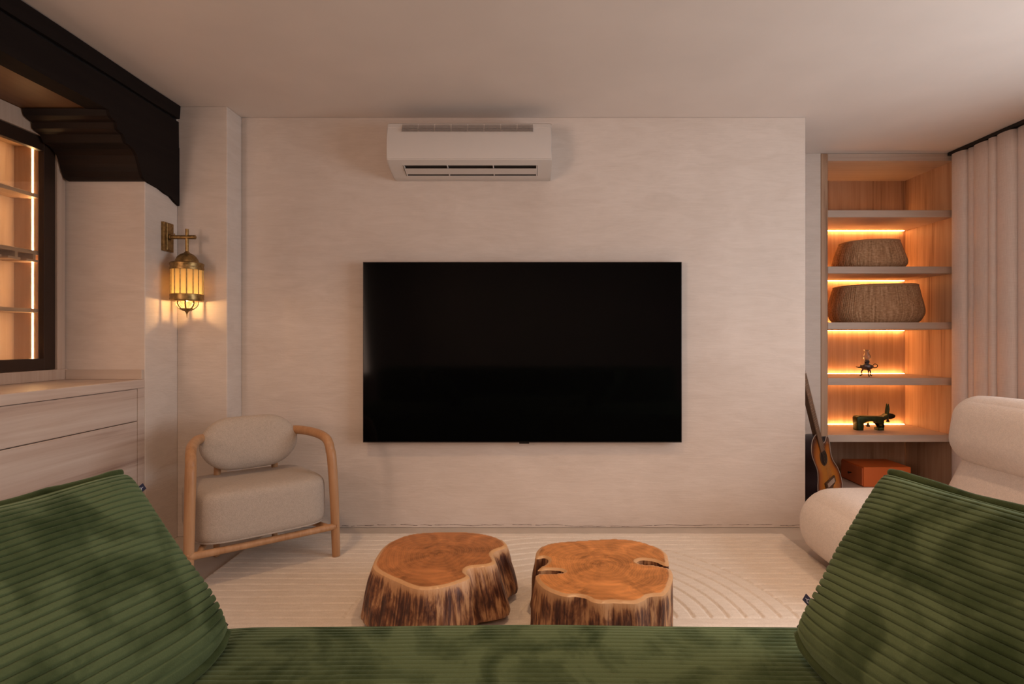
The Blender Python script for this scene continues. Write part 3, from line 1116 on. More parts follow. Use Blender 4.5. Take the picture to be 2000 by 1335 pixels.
rg = mesh('rug', vs, fs, M['rug'], None, True, origin=(0, 2.0, 0))
tag(rg, 'cream rug with carved straight lines and arches under the stump tables', 'rug')

# ------------------------------------------------------------------ stump tables


def traced(pts, H):
    """outline read off the photograph's cut face, laid on the horizontal plane z = H"""
    out = []
    for (a, b_) in pts:
        u, v = 680 + a / 3.03, 1000 + b_ / 3.03
        Y = (HC - H) * F / (v - 660)
        out.append(Vector(((u - 1030) / F * Y, Y, 0)))
    return out


def dense(pts, step):
    out = []
    n = len(pts)
    P_, _ = catmull(pts, [0] * n, 6, True)
    n = len(P_)
    tot = [0]
    for i in range(n):
        tot.append(tot[-1] + (P_[(i + 1) % n] - P_[i]).length)
    cnt = int(tot[-1] / step)
    j = 0
    for k in range(cnt):
        d = tot[-1] * k / cnt
        while tot[j + 1] < d:
            j += 1
        t = (d - tot[j]) / max(1e-9, tot[j + 1] - tot[j])
        out.append(P_[j].lerp(P_[(j + 1) % n], t))
    return out, tot[-1]


def stump(outline, H, flare, label, top_mat, seed, cen=None, slits=False):
    pts, per = dense(outline, 0.0045)
    n = len(pts)
    c_ = sum(pts, Vector()) / n if cen is None else Vector(cen)
    rot = thing('stump_table', label, 'side table', (c_.x, c_.y, RUGZ), 'tree stump tables on the rug')
    # cut face: outline plus inner points, triangulated inside the outline
    from mathutils.geometry import delaunay_2d_cdt
    bnd = [Vector((p.x - c_.x, p.y - c_.y)) for p in pts]
    xs = [p.x for p in bnd]
    ys = [p.y for p in bnd]

    def edge_dist(q):
        d_ = 9.0
        for k in range(n):
            a_, b_ = bnd[k], bnd[(k + 1) % n]
            ab = b_ - a_
            t = max(0.0, min(1.0, (q - a_).dot(ab) / max(1e-12, ab.length_squared)))
            d_ = min(d_, (q - a_ - ab * t).length)
        return d_
    inner = []
    gs = 0.009
    yy = min(ys)
    row = 0
    while yy < max(ys):
        xx = min(xs) + (gs / 2 if row % 2 else 0)
        while xx < max(xs):
            q = Vector((xx, yy))
            if edge_dist(q) > 0.0055:
                inner.append(q)
            xx += gs
        yy += gs * 0.87
        row += 1
    edges = [(k, (k + 1) % n) for k in range(n)]
    ov, oe, of, _1, _2, _3 = delaunay_2d_cdt(bnd + inner, edges, [], 1, 1e-6)
    big = [max((b_.length for b_ in bnd if b_.length > 1e-6 and abs(math.atan2(b_.x * math.sin(th) - b_.y * math.cos(th),
               b_.x * math.cos(th) + b_.y * math.sin(th))) < 0.22), default=0.25) for th in [2 * math.pi * m / 72 for m in range(72)]]
    big = [sum(big[(m + j) % 72] for j in range(-5, 6)) / 11 for m in range(72)]
    slit_r = lambda a_: big[int((a_ % (2 * math.pi)) / (2 * math.pi) * 72) % 72]
    vs, ring, edg = [], [], []
    for q in ov:
        th = math.atan2(q.y, q.x) % (2 * math.pi)
        m = th / (2 * math.pi) * 72
        m0 = int(m) % 72
        R_ = big[m0] * (1 - m % 1) + big[(m0 + 1) % 72] * (m % 1)
        e_ = edge_dist(q)
        ring.append(q.length / R_)
        edg.append(e_)
        vs.append((c_.x + q.x, c_.y + q.y, H - 0.006 * max(0.0, 1 - e_ / 0.007) ** 2))
    mesh('cut_face', vs, [tuple(f_) for f_ in of], top_mat, rot, True, attr={'ring': ring, 'edge': edg}, origin=(c_.x, c_.y, 0))
    # bark side
    vs, fs, ar, ht = [], [], [], []
    NH = 18
    # outward normals of a smoothed outline carry the flare
    for i in range(NH + 1):
        t = i / NH
        zz = (H - 0.006) * (1 - t) + (RUGZ + 0.018) * t
        for k in range(n):
            a_, b_ = pts[(k - 6) % n], pts[(k + 6) % n]
            tg = (b_ - a_).normalized()
            nr = Vector((tg.y, -tg.x, 0))
            if nr.dot(pts[k] - c_) < 0:
                pass
            rad = (pts[k] - c_).normalized()
            ang = math.atan2(rad.y, rad.x)
            fl = flare(ang) * (t ** 0.8)
            rg_ = 0.012 * noise.noise((k * per / n * 9, t * 0.8, seed)) * min(1, t * 4)
            rg_ += 0.006 * noise.noise((k * per / n * 55, t * 2.0, seed + 4)) * min(1, t * 4)
            lump = 0.012 * noise.noise((math.cos(ang) * 2.5, math.sin(ang) * 2.5, t * 2 + seed)) * t
            under = -0.10 * max(0, (t - 0.93) / 0.07) ** 1.5 * 0.35
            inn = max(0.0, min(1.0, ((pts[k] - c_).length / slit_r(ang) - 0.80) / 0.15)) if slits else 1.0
            p = pts[k] + rad * ((fl + rg_ + lump) * inn + under)
            vs.append((p.x, p.y, zz))
            ar.append(k * per / n)
            ht.append((1 - t) * (0.35 + 0.65 * inn))  # value lowered inside slits, so their recessed walls get a darker colour
    for i in range(NH):
        for k in range(n):
            k2 = (k + 1) % n
            fs.append((i * n + k, i * n + k2, (i + 1) * n + k2, (i + 1) * n + k))
    fs.append(tuple(NH * n + k for k in range(n)))
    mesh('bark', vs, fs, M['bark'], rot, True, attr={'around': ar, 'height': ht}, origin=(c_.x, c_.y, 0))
    # hidden foot that carries the block
    MB().lathe([(0.15, RUGZ + 0.0015), (0.15, RUGZ + 0.03)], (c_.x, c_.y, 0), 24).build('foot', M['black'], rot)
    return rot


H1, H2 = 0.232, 0.238
o1 = traced([(148, 300), (175, 245), (215, 195), (275, 158), (350, 132), (430, 119), (520, 114), (600, 113), (680, 113), (760, 119), (830, 130),
             (885, 147), (925, 168), (940, 190), (925, 206), (895, 215), (866, 228), (853, 245), (862, 264), (872, 284), (862, 300), (825, 311),
             (770, 317), (722, 322), (700, 336), (700, 354), (716, 368), (718, 380), (690, 396), (640, 414), (580, 432), (520, 443), (460, 449),
             (405, 445), (350, 428), (290, 402), (235, 378), (185, 352), (155, 328)], H1)
def flare1(a):
    # spreads most on the right and the near side
    return 0.030 + 0.030 * max(0, math.cos(a + 0.5)) ** 1.0 + 0.014 * max(0, -math.cos(a))


stump(o1, H1, flare1, 'tree stump table with a notched brown cut face, left of the two', M['stump_top_a'], 1.0)
o2 = traced([(1108, 262), (1116, 225), (1145, 198), (1200, 180), (1280, 170), (1370, 164), (1470, 158), (1560, 153), (1640, 156), (1720, 168), (1790, 188),
             (1850, 212), (1884, 240), (1894, 272), (1896, 310), (1860, 303), (1830, 289), (1790, 279), (1740, 275), (1712, 284), (1718, 297), (1750, 304), (1800, 308), (1850, 317),
             (1896, 326), (1914, 340), (1922, 375), (1910, 420), (1890, 460), (1862, 484), (1815, 487), (1775, 494), (1745, 514), (1700, 530), (1640, 530), (1570, 526),
             (1510, 530), (1450, 522), (1405, 500), (1350, 490), (1290, 490), (1230, 474), (1170, 448), (1130, 415), (1112, 385), (1114, 364),
             (1160, 357), (1220, 357), (1262, 354), (1276, 347), (1258, 338), (1225, 335), (1170, 333), (1122, 338), (1140, 318), (1176, 296), (1184, 274), (1160, 262), (1125, 268)], H2)
def flare2(a):
    return 0.004 + 0.020 * max(0, -math.cos(a)) + 0.006 * max(0, -math.sin(a))


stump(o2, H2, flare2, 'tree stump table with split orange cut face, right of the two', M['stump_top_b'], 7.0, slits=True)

# ------------------------------------------------------------------ green corduroy sofa and two big cushions
sf = thing('sofa', 'green corduroy sofa with a long ribbed seat in the foreground', 'sofa', (0, 0.6, 0))
SZ = 0.425                                   # top of the seat
RIB = 0.0145
# section through the seat from the back edge over the crown down to the front foot
sec = [(-0.25, 0.405), (0.1, 0.425), (0.5, 0.432), (0.9, 0.438), (1.05, 0.441), (1.15, 0.442), (1.21, 0.439), (1.26, 0.427), (1.30, 0.39), (1.318, 0.32), (1.312, 0.22), (1.300, 0.16)]
secp, _ = catmull([Vector((0, a, b_)) for a, b_ in sec], [0] * len(sec), 24)
L_ = [0]
for i in range(len(secp) - 1):
    L_.append(L_[-1] + (secp[i + 1] - secp[i]).length)
ns = int(L_[-1] / RIB * 8)
rows = []
j = 0
for k in range(ns + 1):
    d = min(L_[-1] * k / ns, L_[-1] - 1e-6)
    while L_[j + 1] < d:
        j += 1
    t = (d - L_[j]) / max(1e-9, L_[j + 1] - L_[j])
    p = secp[j].lerp(secp[j + 1], t)
    tg = (secp[j + 1] - secp[j]).normalized()
    rows.append((p, Vector((0, -tg.z, tg.y)), d))
vs, fs = [], []
NXs = 120
SX0, SX1 = -1.75, 1.75
for (p, nrm, d) in rows:
    for i in range(NXs + 1):
        x = SX0 + (SX1 - SX0) * i / NXs
        dd_ = d + 0.004 * noise.noise((x * 2.2, d * 3, 1.0)) + 0.0015 * noise.noise((x * 11, d * 9, 4.0))
        rr_ = 1 - (1 - abs(math.cos(math.pi * dd_ / RIB))) ** 3.5
        sag = 0.006 * noise.noise((x * 1.6, d * 2.0, 8.0)) - 0.020 * min(1.5, (x / 0.95) ** 2) * (1 if p.y > 0.5 else 0.4) * 0.6
        sk = min(1.0, max(0.0, (abs(x) - 0.60) / 0.28))
        sag -= 0.055 * sk * sk * (3 - 2 * sk) * min(1.0, max(0.0, (1.30 - p.y) / 0.12)) * (1 if p.z > 0.39 else 0)
        q = p + nrm * (0.0070 * rr_ + sag - 0.0025)
        vs.append((x, q.y, q.z))
for j in range(len(rows) - 1):
    for i in range(NXs):
        a = j * (NXs + 1) + i
        fs.append((a, a + 1, a + NXs + 2, a + NXs + 1))
st = mesh('seat_cushion', vs, fs, M['green'], sf, True)
MB().box(SX0 + 0.02, SX1 - 0.02, -0.55, 1.27, 0.04, 0.30, 0.02, 2).build('base', M['green_seam'], sf)
v_, f_ = roundbox((SX1 - SX0) / 2, 0.14, 0.22, 0.09, 16, Matrix.Translation((0, -0.40, 0.52)))
mesh('backrest', v_, f_, M['green'], sf, True)
for s in (-1, 1):
    for yy in (-0.45, 1.15):
        MB().box(s * 1.6 - 0.03, s * 1.6 + 0.03, yy - 0.03, yy + 0.03, RUGZ if yy > 1.05 else 0.0, 0.045).build('leg', M['black'], sf)


def cushion(name, A, B, d1, length, label, seed, tag_t, side):
    """A, B: upper and lower far corners of the face; d1: unit vector along the ribs, pointing away from the camera"""
    A, B, d1 = Vector(A), Vector(B), Vector(d1).normalized()
    dn = (B - A)
    h = dn.length
    dn.normalize()
    nrm = d1.cross(dn).normalized()
    if nrm.z < 0:
        nrm = -nrm
    TH = 0.085
    cen_ = (A + B) / 2 - d1 * length / 2 - nrm * 0.03
    root = thing(name, label, 'cushion', tuple(cen_ - nrm * TH), 'large corduroy cushions on the sofa')
    NRB = int(round(h / 0.0138))
    NS, NT_ = NRB * 10, 90

    def surf(s, t, sg):
        a, b_ = 2 * s - 1, 2 * t - 1
        th = TH * max(0.0, (1 - abs(a) ** 3.2)) ** 0.55 * max(0.0, (1 - abs(b_) ** 7)) ** 0.5
        wr = 0.005 * noise.noise((s * 3 + seed, t * 4, sg * 2.0)) + 0.0025 * noise.noise((s * 9 + seed, t * 9, sg * 3.0))
        edge = min(1, (1 - abs(b_)) * 14)
        e2 = min(1, (1 - abs(a)) * 8)
        # corners stay out, edges pull in a little
        k_in = 0.022 * (1 - abs(a) ** 2.0)
        k_in2 = 0.012 * (1 - b_ ** 2)
        wob = 0.5 * noise.noise((t * 3.0, s * 2.0, seed)) * e2
        rib = 1 - (1 - abs(math.sin(math.pi * s * NRB))) ** 4.0
        # right edge scallops with the ribs
        x_ = b_ * (length / 2 - k_in + 0.0035 * (rib - 0.6))
        y_ = a * (h / 2 - k_in2) + wob * 0.6 * h / NRB
        if a > 0:
            y_ += a * a * 0.05 * (1 - abs(b_) ** 5)
        z_ = sg * (th + wr * edge * e2 + 0.0085 * rib * (0.4 + 0.6 * e2) * (0.35 + 0.65 * edge)) + 0.004 * noise.noise((s * 2, t * 2, seed + 9))
        return (A + B) / 2 - d1 * (length / 2) + d1 * x_ + dn * y_ + nrm * (z_ - 0.005)
    vs, fs = [], []
    for sg in (1, -1):
        for j in range(NS + 1):
            for i in range(NT_ + 1):
                t = i / NT_
                t = 0.5 - 0.5 * math.cos(math.pi * t)       # denser at the ends
                t = 0.6 * t + 0.4 * (i / NT_)
                vs.append(surf(j / NS, t, sg))
        base = 0 if sg == 1 else (NS + 1) * (NT_ + 1)
        for j in range(NS):
            for i in range(NT_):
                a = base + j * (NT_ + 1) + i
                fs.append((a, a + 1, a + NT_ + 2, a + NT_ + 1))
    # close the rim
    o2_ = (NS + 1) * (NT_ + 1)
    rim = [i for i in range(NT_ + 1)] + [j * (NT_ + 1) + NT_ for j in range(1, NS + 1)] + [NS * (NT_ + 1) + i for i in range(NT_ - 1, -1, -1)] + [
        j * (NT_ + 1) for j in range(NS - 1, 0, -1)]
    for q in range(len(rim)):
        a, b_ = rim[q], rim[(q + 1) % len(rim)]
        fs.append((a, b_, b_ + o2_, a + o2_))
    cv = mesh('cover', vs, fs, M['green'], root, True)
    # rolled seam along the top and bottom edges
    for (s0, nm) in ((0.0, 'top_seam'), (1.0, 'bottom_seam')):
        pts_ = []
        for i in range(25):
            t = 0.004 + 0.992 * i / 24
            p = surf(s0, t, 1).lerp(surf(s0, t, -1), 0.5)
            pts_.append(p + nrm * 0.004 + dn * (-0.006 if s0 == 0 else 0.004) + dn * 0.004 * noise.noise((t * 5, seed, s0)) + nrm * 0.004 * noise.noise((t * 6, seed + 3, s0)))
        rr_ = [0.011 + 0.002 * noise.noise((i * 0.7, seed, 0)) for i in range(25)]
        rr_[0] = rr_[-1] = 0.007
        MB().tube(pts_, rr_, 12, smooth=3).build('seam', M['green_seam'], cv, smooth=True)
    # zip seam on the far side
    pts_ = []
    for j in range(60):
        s_ = 0.01 + 0.98 * j / 59
        pts_.append(surf(s_, 0.9999, 1).lerp(surf(s_, 0.9999, -1), 0.5) + d1 * (0.0025 + 0.001 * math.sin(j * 2.6)))
    MB().tube(pts_, 0.0035, 6).build('zip_seam', M['black'], cv, smooth=True)
    # woven label
    p = surf(tag_t, 0.9999, 1).lerp(surf(tag_t, 0.9999, -1), 0.5)
    up = (d1 * 0.9 + Vector((0.35 * side, 0, 0.75))).normalized()
    sdv = dn
    q = [p + sdv * 0.0075, p - sdv * 0.0075, p - sdv * 0.0075 + up * 0.030, p + sdv * 0.0075 + up * 0.030]
    nn = up.cross(sdv).normalized() * 0.0008
    tb = MB().add([a - nn for a in q] + [a + nn for a in q], [(0, 1, 2, 3), (7, 6, 5, 4), (0, 4, 5, 1), (1, 5, 6, 2), (2, 6, 7, 3), (3, 7, 4, 0)])
    tg_ = tb.build('fabric_tag', M['tag_navy'], cv, label='small navy fabric tag with a white ring')
    toc = -1 if nn.y > 0 else 1
    cc = p + up * 0.019 + nn * 1.3 * toc
    ringp = [cc + (sdv * math.cos(2 * math.pi * k / 14) + up * math.sin(2 * math.pi * k / 14)) * 0.0032 for k in range(14)]
    e = MB().tube(ringp, 0.0008, 5, closed=True).tube([cc + up * 0.0028, cc + up * 0.0075], 0.0007, 5)
    e.build('tag_mark', M['tag_white'], cv)
    return root


dl = Vector((0.2704, 0.9627, 0))
Bl = P(446, 1224, 1.155)
Al = P(244, 924, 1.242)
cushion('cushion', Al, Bl, dl, 0.62, 'green corduroy cushion leaning at the left end of the sofa', 2.0, 0.135, 1)
dr = Vector((-0.295, 0.9555, 0))
Br = P(1556, 1228, 1.135)
Ar = P(1731, 924, 1.207)
cushion('cushion', Ar, Br, dr, 0.62, 'green corduroy cushion leaning at the right end of the sofa', 11.0, 0.86, -1)

# ------------------------------------------------------------------ white boucle lounge chair
lc = thing('lounge_chair', 'low white boucle lounge chair with puffy roll cushions beside the bookcase', 'lounge chair', (1.8, 2.45, 0))
MT = Matrix.Translation((1.735, 2.43, 0.185))
v_, f_ = roundbox(0.42, 0.40, 0.168, 0.155, 20, MT, 0.012)
mesh('seat', v_, f_, M['boucle'], lc, True)
MT = Matrix.Translation((2.20, 2.43, 0.30)) @ Matrix.Rotation(math.radians(27), 4, 'Y')
v_, f_ = roundbox(0.15, 0.40, 0.24, 0.12, 20, MT, 0.012)
mesh('backrest', v_, f_, M['boucle'], lc, True)
MT = Matrix.Translation((2.235, 2.43, 0.622)) @ Matrix.Rotation(math.radians(9), 4, 'Y')
v_, f_ = roundbox(0.168, 0.40, 0.162, 0.115, 20, MT, 0.012)
mesh('headrest', v_, f_, M['boucle'], lc, True)
MB().box(2.20, 2.38, 2.35, 2.55, 0.40, 0.60, 0.02, 2).build('connector', M['boucle'], lc)
MB().box(1.50, 2.35, 2.15, 2.70, 0.002, 0.10, 0.01, 1).build('base', M['black'], lc)

# ------------------------------------------------------------------ guitar leaning in the alcove
GB = Vector((1.925, 3.52, 0.012))
GL = Vector((-0.235, 0.0, 0.972)).normalized()
GW = Vector((0.755, 0.656, 0.0))
GW = (GW - GL * GW.dot(GL)).normalized()
GN = GW.cross(GL).normalized()
if GN.x < 0:
    GN = -GN


def G(w_, l_, n_):
    return GB + GW * w_ + GL * l_ + GN * n_


gt = thing('acoustic_guitar', 'sunburst acoustic guitar leaning in the corner left of the bookcase', 'guitar', tuple(GB))
out = [(0, 0), (0.07, 0.004), (0.135, 0.03), (0.178, 0.085), (0.188, 0.14), (0.172, 0.20), (0.138, 0.25), (0.122, 0.29), (0.126, 0.335), (0.142, 0.375),
       (0.142, 0.410), (0.118, 0.425), (0.085, 0.405), (0.050, 0.402), (0.030, 0.425), (0.028, 0.465),
       (0, 0.478), (-0.05, 0.475), (-0.10, 0.455), (-0.135, 0.415), (-0.143, 0.37), (-0.130, 0.32), (-0.122, 0.28),
       (-0.140, 0.235), (-0.172, 0.19), (-0.188, 0.14), (-0.178, 0.085), (-0.135, 0.03), (-0.07, 0.004)]
od, _ = dense([Vector((a, b_, 0)) for a, b_ in out], 0.010)
n = len(od)
gc = Vector((0, 0.2, 0))
vs, fs, ring = [], [], []
NR = 10
for i in range(NR):
    s = 1 - i / NR
    for q in od:
        p = gc + (q - gc) * s
        vs.append(G(p.x, p.y, 0.0015 * (1 - s)))
        ring.append(s)
vs.append(G(gc.x, gc.y, 0.0015))
ring.append(0)
for i in range(NR - 1):
    for k in range(n):
        fs.append((i * n + k, i * n + (k + 1) % n, (i + 1) * n + (k + 1) % n, (i + 1) * n + k))
for k in range(n):
    fs.append(((NR - 1) * n + k, (NR - 1) * n + (k + 1) % n, NR * n))
mesh('soundboard', vs, fs, M['sunburst'], gt, True, attr={'ring': ring})
vs, fs = [], []
prf = [(1.0, -0.0005), (1.0, -0.07), (0.96, -0.11), (0.84, -0.135), (0.55, -0.15)]
for (s, dn_) in prf:
    for q in od:
        p = gc + (q - gc) * s
        vs.append(G(p.x, p.y, dn_))
for i in range(len(prf) - 1):
    for k in range(n):
        fs.append((i * n + k, i * n + (k + 1) % n, (i + 1) * n + (k + 1) % n, (i + 1) * n + k))
fs.append(tuple((len(prf) - 1) * n + k for k in range(n)))
mesh('body_shell', vs, fs, M['guitar_side'], gt, True, angle=60)
MB().tube([G(q.x, q.y, 0.0) for q in od], 0.0022, 6, closed=True).build('binding', plain('ivory_binding', (0.45, 0.36, 0.30), 0.5), gt, smooth=True)


def gbox(w0, w1, l0, l1, n0, n1):
    vs = [G(w0, l0, n0), G(w1, l0, n0), G(w1, l1, n0), G(w0, l1, n0), G(w0, l0, n1), G(w1, l0, n1), G(w1, l1, n1), G(w0, l1, n1)]
    return MB().add(vs, [(0, 3, 2, 1), (4, 5, 6, 7), (0, 1, 5, 4), (1, 2, 6, 5), (2, 3, 7, 6), (3, 0, 4, 7)])


gbox(-0.022, 0.022, 0.40, 0.86, -0.022, 0.004).build('neck', M['guitar_wood'], gt)
gbox(-0.026, 0.026, 0.365, 0.86, 0.0042, 0.009).build('fretboard', M['fretboard'], gt)
for k in range(18):
    l_ = 0.86 - 0.47 * (1 - 2 ** (-k / 9.0))
    gbox(-0.026, 0.026, l_ - 0.001, l_ + 0.001, 0.009, 0.0102).build('fret', M['steel'], gt)
gbox(-0.033, 0.033, 0.862, 0.985, -0.020, 0.000).build('headstock', M['guitar_wood'], gt)
for s in (-1, 1):
    for l_ in (0.89, 0.925, 0.96):
        MB().tube([G(s * 0.033, l_, -0.01), G(s * 0.05, l_, -0.01)], 0.005, 8).build('tuning_peg', M['steel'], gt)
hp = [G(0.048 * math.cos(2 * math.pi * k / 28), 0.325 + 0.048 * math.sin(2 * math.pi * k / 28), 0.0022) for k in range(28)]
mesh('sound_hole', hp + [p + GN * 0.001 for p in hp], [tuple(range(28)), tuple(range(28, 56))] + [(k, (k + 1) % 28, 28 + (k + 1) % 28, 28 + k) for k in range(28)], M['black'], gt)
MB().tube([p + GN * 0.001 for p in hp], 0.003, 6, closed=True).build('rosette', M['guitar_wood'], gt)
bo = [(-0.075, 0.185), (0.075, 0.185), (0.072, 0.150), (0.02, 0.135), (0.0, 0.120), (-0.02, 0.135), (-0.072, 0.150)]
nb = len(bo)
mesh('bridge', [G(a, b_, 0.002) for a, b_ in bo] + [G(a, b_, 0.012) for a, b_ in bo],
     [tuple(range(nb)), tuple(range(nb, 2 * nb))] + [(k, (k + 1) % nb, nb + (k + 1) % nb, nb + k) for k in range(nb)], M['guitar_wood'], gt)
gbox(-0.055, 0.055, 0.150, 0.176, 0.012, 0.0135).build('saddle', plain('saddle_inlay', (0.50, 0.38, 0.30), 0.4), gt)
ss = MB()
for k in range(6):
    w0 = -0.020 + 0.008 * k
    ss.tube([G(w0 * 1.4, 0.165, 0.0145), G(w0, 0.88, 0.012)], 0.0005, 4)
ss.build('strings', M['steel'], gt)

# ------------------------------------------------------------------ things on the bookcase shelves


def basket(x, y, z, hw, hd, H, prof_, label, ribs):
    t = thing('basket', label, 'basket', (x, y, z))
    seg = ribs * 4
    vs, fs, ar, ht = [], [], [], []
    pr, _ = catmull([Vector((a, 0, b_)) for a, b_ in prof_], [0] * len(prof_), 4)
    n_ = 2.6
    for i, p in enumerate(pr):
        for k in range(seg):
            a = 2 * math.pi * k / seg
            ca, sa = math.cos(a), math.sin(a)
            e = 2 / n_
            rr_ = 1 + 0.010 * abs(math.sin(a * ribs / 2))
            lump = 1 + 0.02 * noise.noise((ca * 2, sa * 2, p.z * 3 + x))
            vs.append((x + hw * p.x * math.copysign(abs(ca) ** e, ca) * rr_ * lump, y + hd * p.x * math.copysign(abs(sa) ** e, sa) * rr_ * lump,
                       z + 0.001 + max(0.0, H * p.z * (1 + (0.03 * ca if p.z > 0.5 else 0)))))
            ar.append(a * hw)
            ht.append(H * p.z)
    m_ = len(pr)
    for i in range(m_ - 1):
        for k in range(seg):
            fs.append((i * seg + k, i * seg + (k + 1) % seg, (i + 1) * seg + (k + 1) % seg, (i + 1) * seg + k))
    fs.append(tuple(range(seg)))
    fs.append(tuple((m_ - 1) * seg + k for k in range(seg)))
    mesh('body', vs, fs, M['wicker'], t, True, attr={'around': ar, 'height': ht})
    rim = []
    for k in range(60):
        a = 2 * math.pi * k / 60
        ca, sa = math.cos(a), math.sin(a)
        e = 2 / n_
        rt = prof_[-2][0]
        rim.append((x + hw * rt * math.copysign(abs(ca) ** e, ca), y + hd * rt * math.copysign(abs(sa) ** e, sa), z + 0.001 + H * prof_[-2][1] * (1 + 0.03 * ca)))
    MB().tube(rim, 0.006, 8, closed=True).build('rim', M['wicker'], t, smooth=True)


YBk = 4.03
basket(P(1697, 0, YBk).x, YBk, 1.558, 0.238, 0.165, 0.205, [(0.86, 0.0), (0.97, 0.12), (1.0, 0.28), (0.90, 0.65), (0.80, 0.95), (0.70, 0.99)],
       'low wicker basket on the upper lit shelf of the bookcase', 84)
basket(P(1709, 0, YBk).x, YBk, 1.180, 0.318, 0.175, 0.272, [(0.86, 0.0), (0.94, 0.10), (1.0, 0.30), (0.95, 0.62), (0.87, 0.95), (0.78, 0.99)],
       'large wicker basket on the bookcase shelf below the low one', 100)

# oil lamp
ox, oy, oz = P(1693, 0, 3.98).x, 3.98, 0.803
ol_ = thing('oil_lamp', 'small antique oil lamp with a glass chimney on the bookcase shelf', 'oil lamp', (ox, oy, oz))
MB().lathe([(0.006, 0.045), (0.022, 0.048), (0.036, 0.056), (0.043, 0.068), (0.040, 0.080), (0.028, 0.088), (0.014, 0.092), (0.016, 0.100), (0.020, 0.104), (0.015, 0.112), (0.011, 0.115)],
           (ox, oy, oz), 28).build('reservoir', M['pewter'], ol_, smooth=True, angle=40)
for k in range(3):
    a = 2 * math.pi * k / 3 + 0.3
    ca, sa = math.cos(a), math.sin(a)
    MB().tube([(ox + 0.022 * ca, oy + 0.022 * sa, oz + 0.052), (ox + 0.034 * ca, oy + 0.034 * sa, oz + 0.030), (ox + 0.030 * ca, oy + 0.030 * sa, oz + 0.012), (ox + 0.044 * ca, oy + 0.044 * sa, oz + 0.005)],
              [0.006, 0.004, 0.003, 0.005], 8, smooth=3).build('leg', M['oxide_dark'], ol_, smooth=True)
MB().tube([(ox - 0.038, oy, oz + 0.066), (ox - 0.058, oy, oz + 0.064), (ox - 0.078, oy, oz + 0.068)], [0.006, 0.004, 0.002], 8).build('spout', M['oxide_dark'], ol_, smooth=True)
MB().tube([(ox + 0.038, oy, oz + 0.072), (ox + 0.055, oy, oz + 0.088), (ox + 0.074, oy, oz + 0.080), (ox + 0.070, oy, oz + 0.064), (ox + 0.040, oy, oz + 0.060)], 0.003, 8, smooth=4).build(
    'handle', M['oxide_dark'], ol_, smooth=True)
MB().lathe([(0.013, 0.112), (0.020, 0.122), (0.026, 0.136), (0.024, 0.150), (0.014, 0.164), (0.013, 0.172), (0.022, 0.188), (0.021, 0.188), (0.012, 0.172), (0.013, 0.163), (0.023, 0.149),
            (0.025, 0.136), (0.019, 0.123), (0.012, 0.113)], (ox, oy, oz), 28, cap=False).build('glass_chimney', M['lamp_glass'], ol_, smooth=True)

# bronze animal with bells
AY = 4.02


def ap(a, b_):
    """figure's side view, from close-up reading to metres on the plane y = AY"""
    return ((1640 + a / 6.675 - 1030) / F * AY, 0.4185 + (1188 - b_) / 6.675 / F * AY)


an = thing('animal_figurine', 'green bronze donkey-like figurine with hanging bells on the lowest lit shelf', 'figurine', (ap(370, 1188)[0], AY, 0.4185))


def slab(outline, y0, y1, bev, name, mat):
    bm = bmesh.new()
    n_ = len(outline)
    lo = [bm.verts.new((p[0], y0, p[1])) for p in outline]
    hi = [bm.verts.new((p[0], y1, p[1])) for p in outline]
    bm.faces.new(lo)
    bm.faces.new(hi[::-1])
    for i in range(n_):
        bm.faces.new((lo[i], hi[i], hi[(i + 1) % n_], lo[(i + 1) % n_]))
    bmesh.ops.recalc_face_normals(bm, faces=bm.faces)
    eg = [e for e in bm.edges if abs(e.verts[0].co.y - e.verts[1].co.y) < 1e-6]
    bmesh.ops.bevel(bm, geom=eg, offset=bev, segments=3, affect='EDGES', profile=0.5)
    bm.verts.index_update()
    mb = MB().add([v.co.copy() for v in bm.verts], [[q.index for q in g.verts] for g in bm.faces])
    bm.free()
    return mb.build(name, mat, an, smooth=True, angle=50)


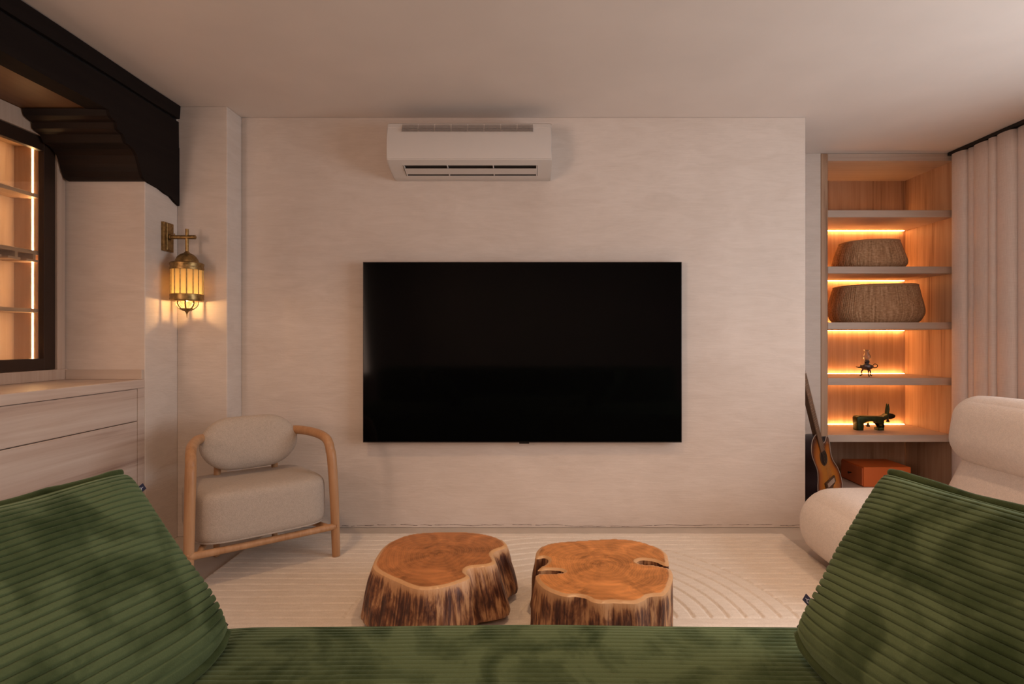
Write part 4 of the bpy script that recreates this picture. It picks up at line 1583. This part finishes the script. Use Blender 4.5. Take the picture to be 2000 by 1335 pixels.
slab([ap(a, b_) for a, b_ in [(200, 1188), (196, 1100), (192, 1030), (205, 1008), (235, 1000), (400, 1003), (540, 1008), (575, 992), (600, 975), (612, 1040),
                              (575, 1052), (552, 1060), (552, 1188), (475, 1188), (474, 1155), (515, 1148), (532, 1135), (528, 1112), (490, 1100), (440, 1080), (390, 1070), (340, 1074), (290, 1096), (284, 1188)]],
     AY - 0.030, AY + 0.030, 0.008, 'body', M['oxide'])
slab([ap(a, b_) for a, b_ in [(590, 985), (620, 968), (665, 972), (700, 985), (706, 1005), (690, 1028), (650, 1042), (610, 1045), (592, 1025)]],
     AY - 0.024, AY + 0.024, 0.007, 'head', M['oxide_dark'])
for dy in (-0.007, 0.007):
    e0, e1, e2 = ap(612, 985), ap(622, 915), ap(622, 845)
    MB().tube([(e0[0], AY + dy, e0[1]), (e1[0], AY + dy * 1.3, e1[1]), (e2[0], AY + dy * 1.4, e2[1])], [0.010, 0.009, 0.002], 10, smooth=3).build('ear', M['oxide'], an, smooth=True)
for (bx, bz, hh) in ((370, 1085, 60), (628, 1040, 45)):
    t0, b0 = ap(bx, bz), ap(bx, bz + hh)
    H_ = t0[1] - b0[1]
    MB().lathe([(0.013, 0.0), (0.011, H_ * 0.2), (0.008, H_ * 0.55), (0.003, H_ * 0.8), (0.0012, H_ * 0.85), (0.0012, H_ * 1.15)], (t0[0], AY, b0[1]), 16).build(
        'bell', M['oxide_dark'], an, smooth=True, angle=50)

# orange box
bx = thing('drawer_box', 'orange lacquered box with a small side drawer at the bookcase bottom', 'box', (2.45, 3.97, 0.0605))
MB().box(2.290, 2.612, 3.835, 4.105, 0.0615, 0.194, 0.002, 1).build('body', M['orange'], bx)
dw = MB().box(2.283, 2.2895, 3.842, 4.098, 0.068, 0.187, 0.001, 1).build('drawer', M['orange_front'], bx)
MB().tube([(2.283, 3.97, 0.128), (2.270, 3.97, 0.128), (2.262, 3.97, 0.128)], [0.004, 0.005, 0.009], 12).build('knob', M['oxide_dark'], dw, smooth=True, angle=50)
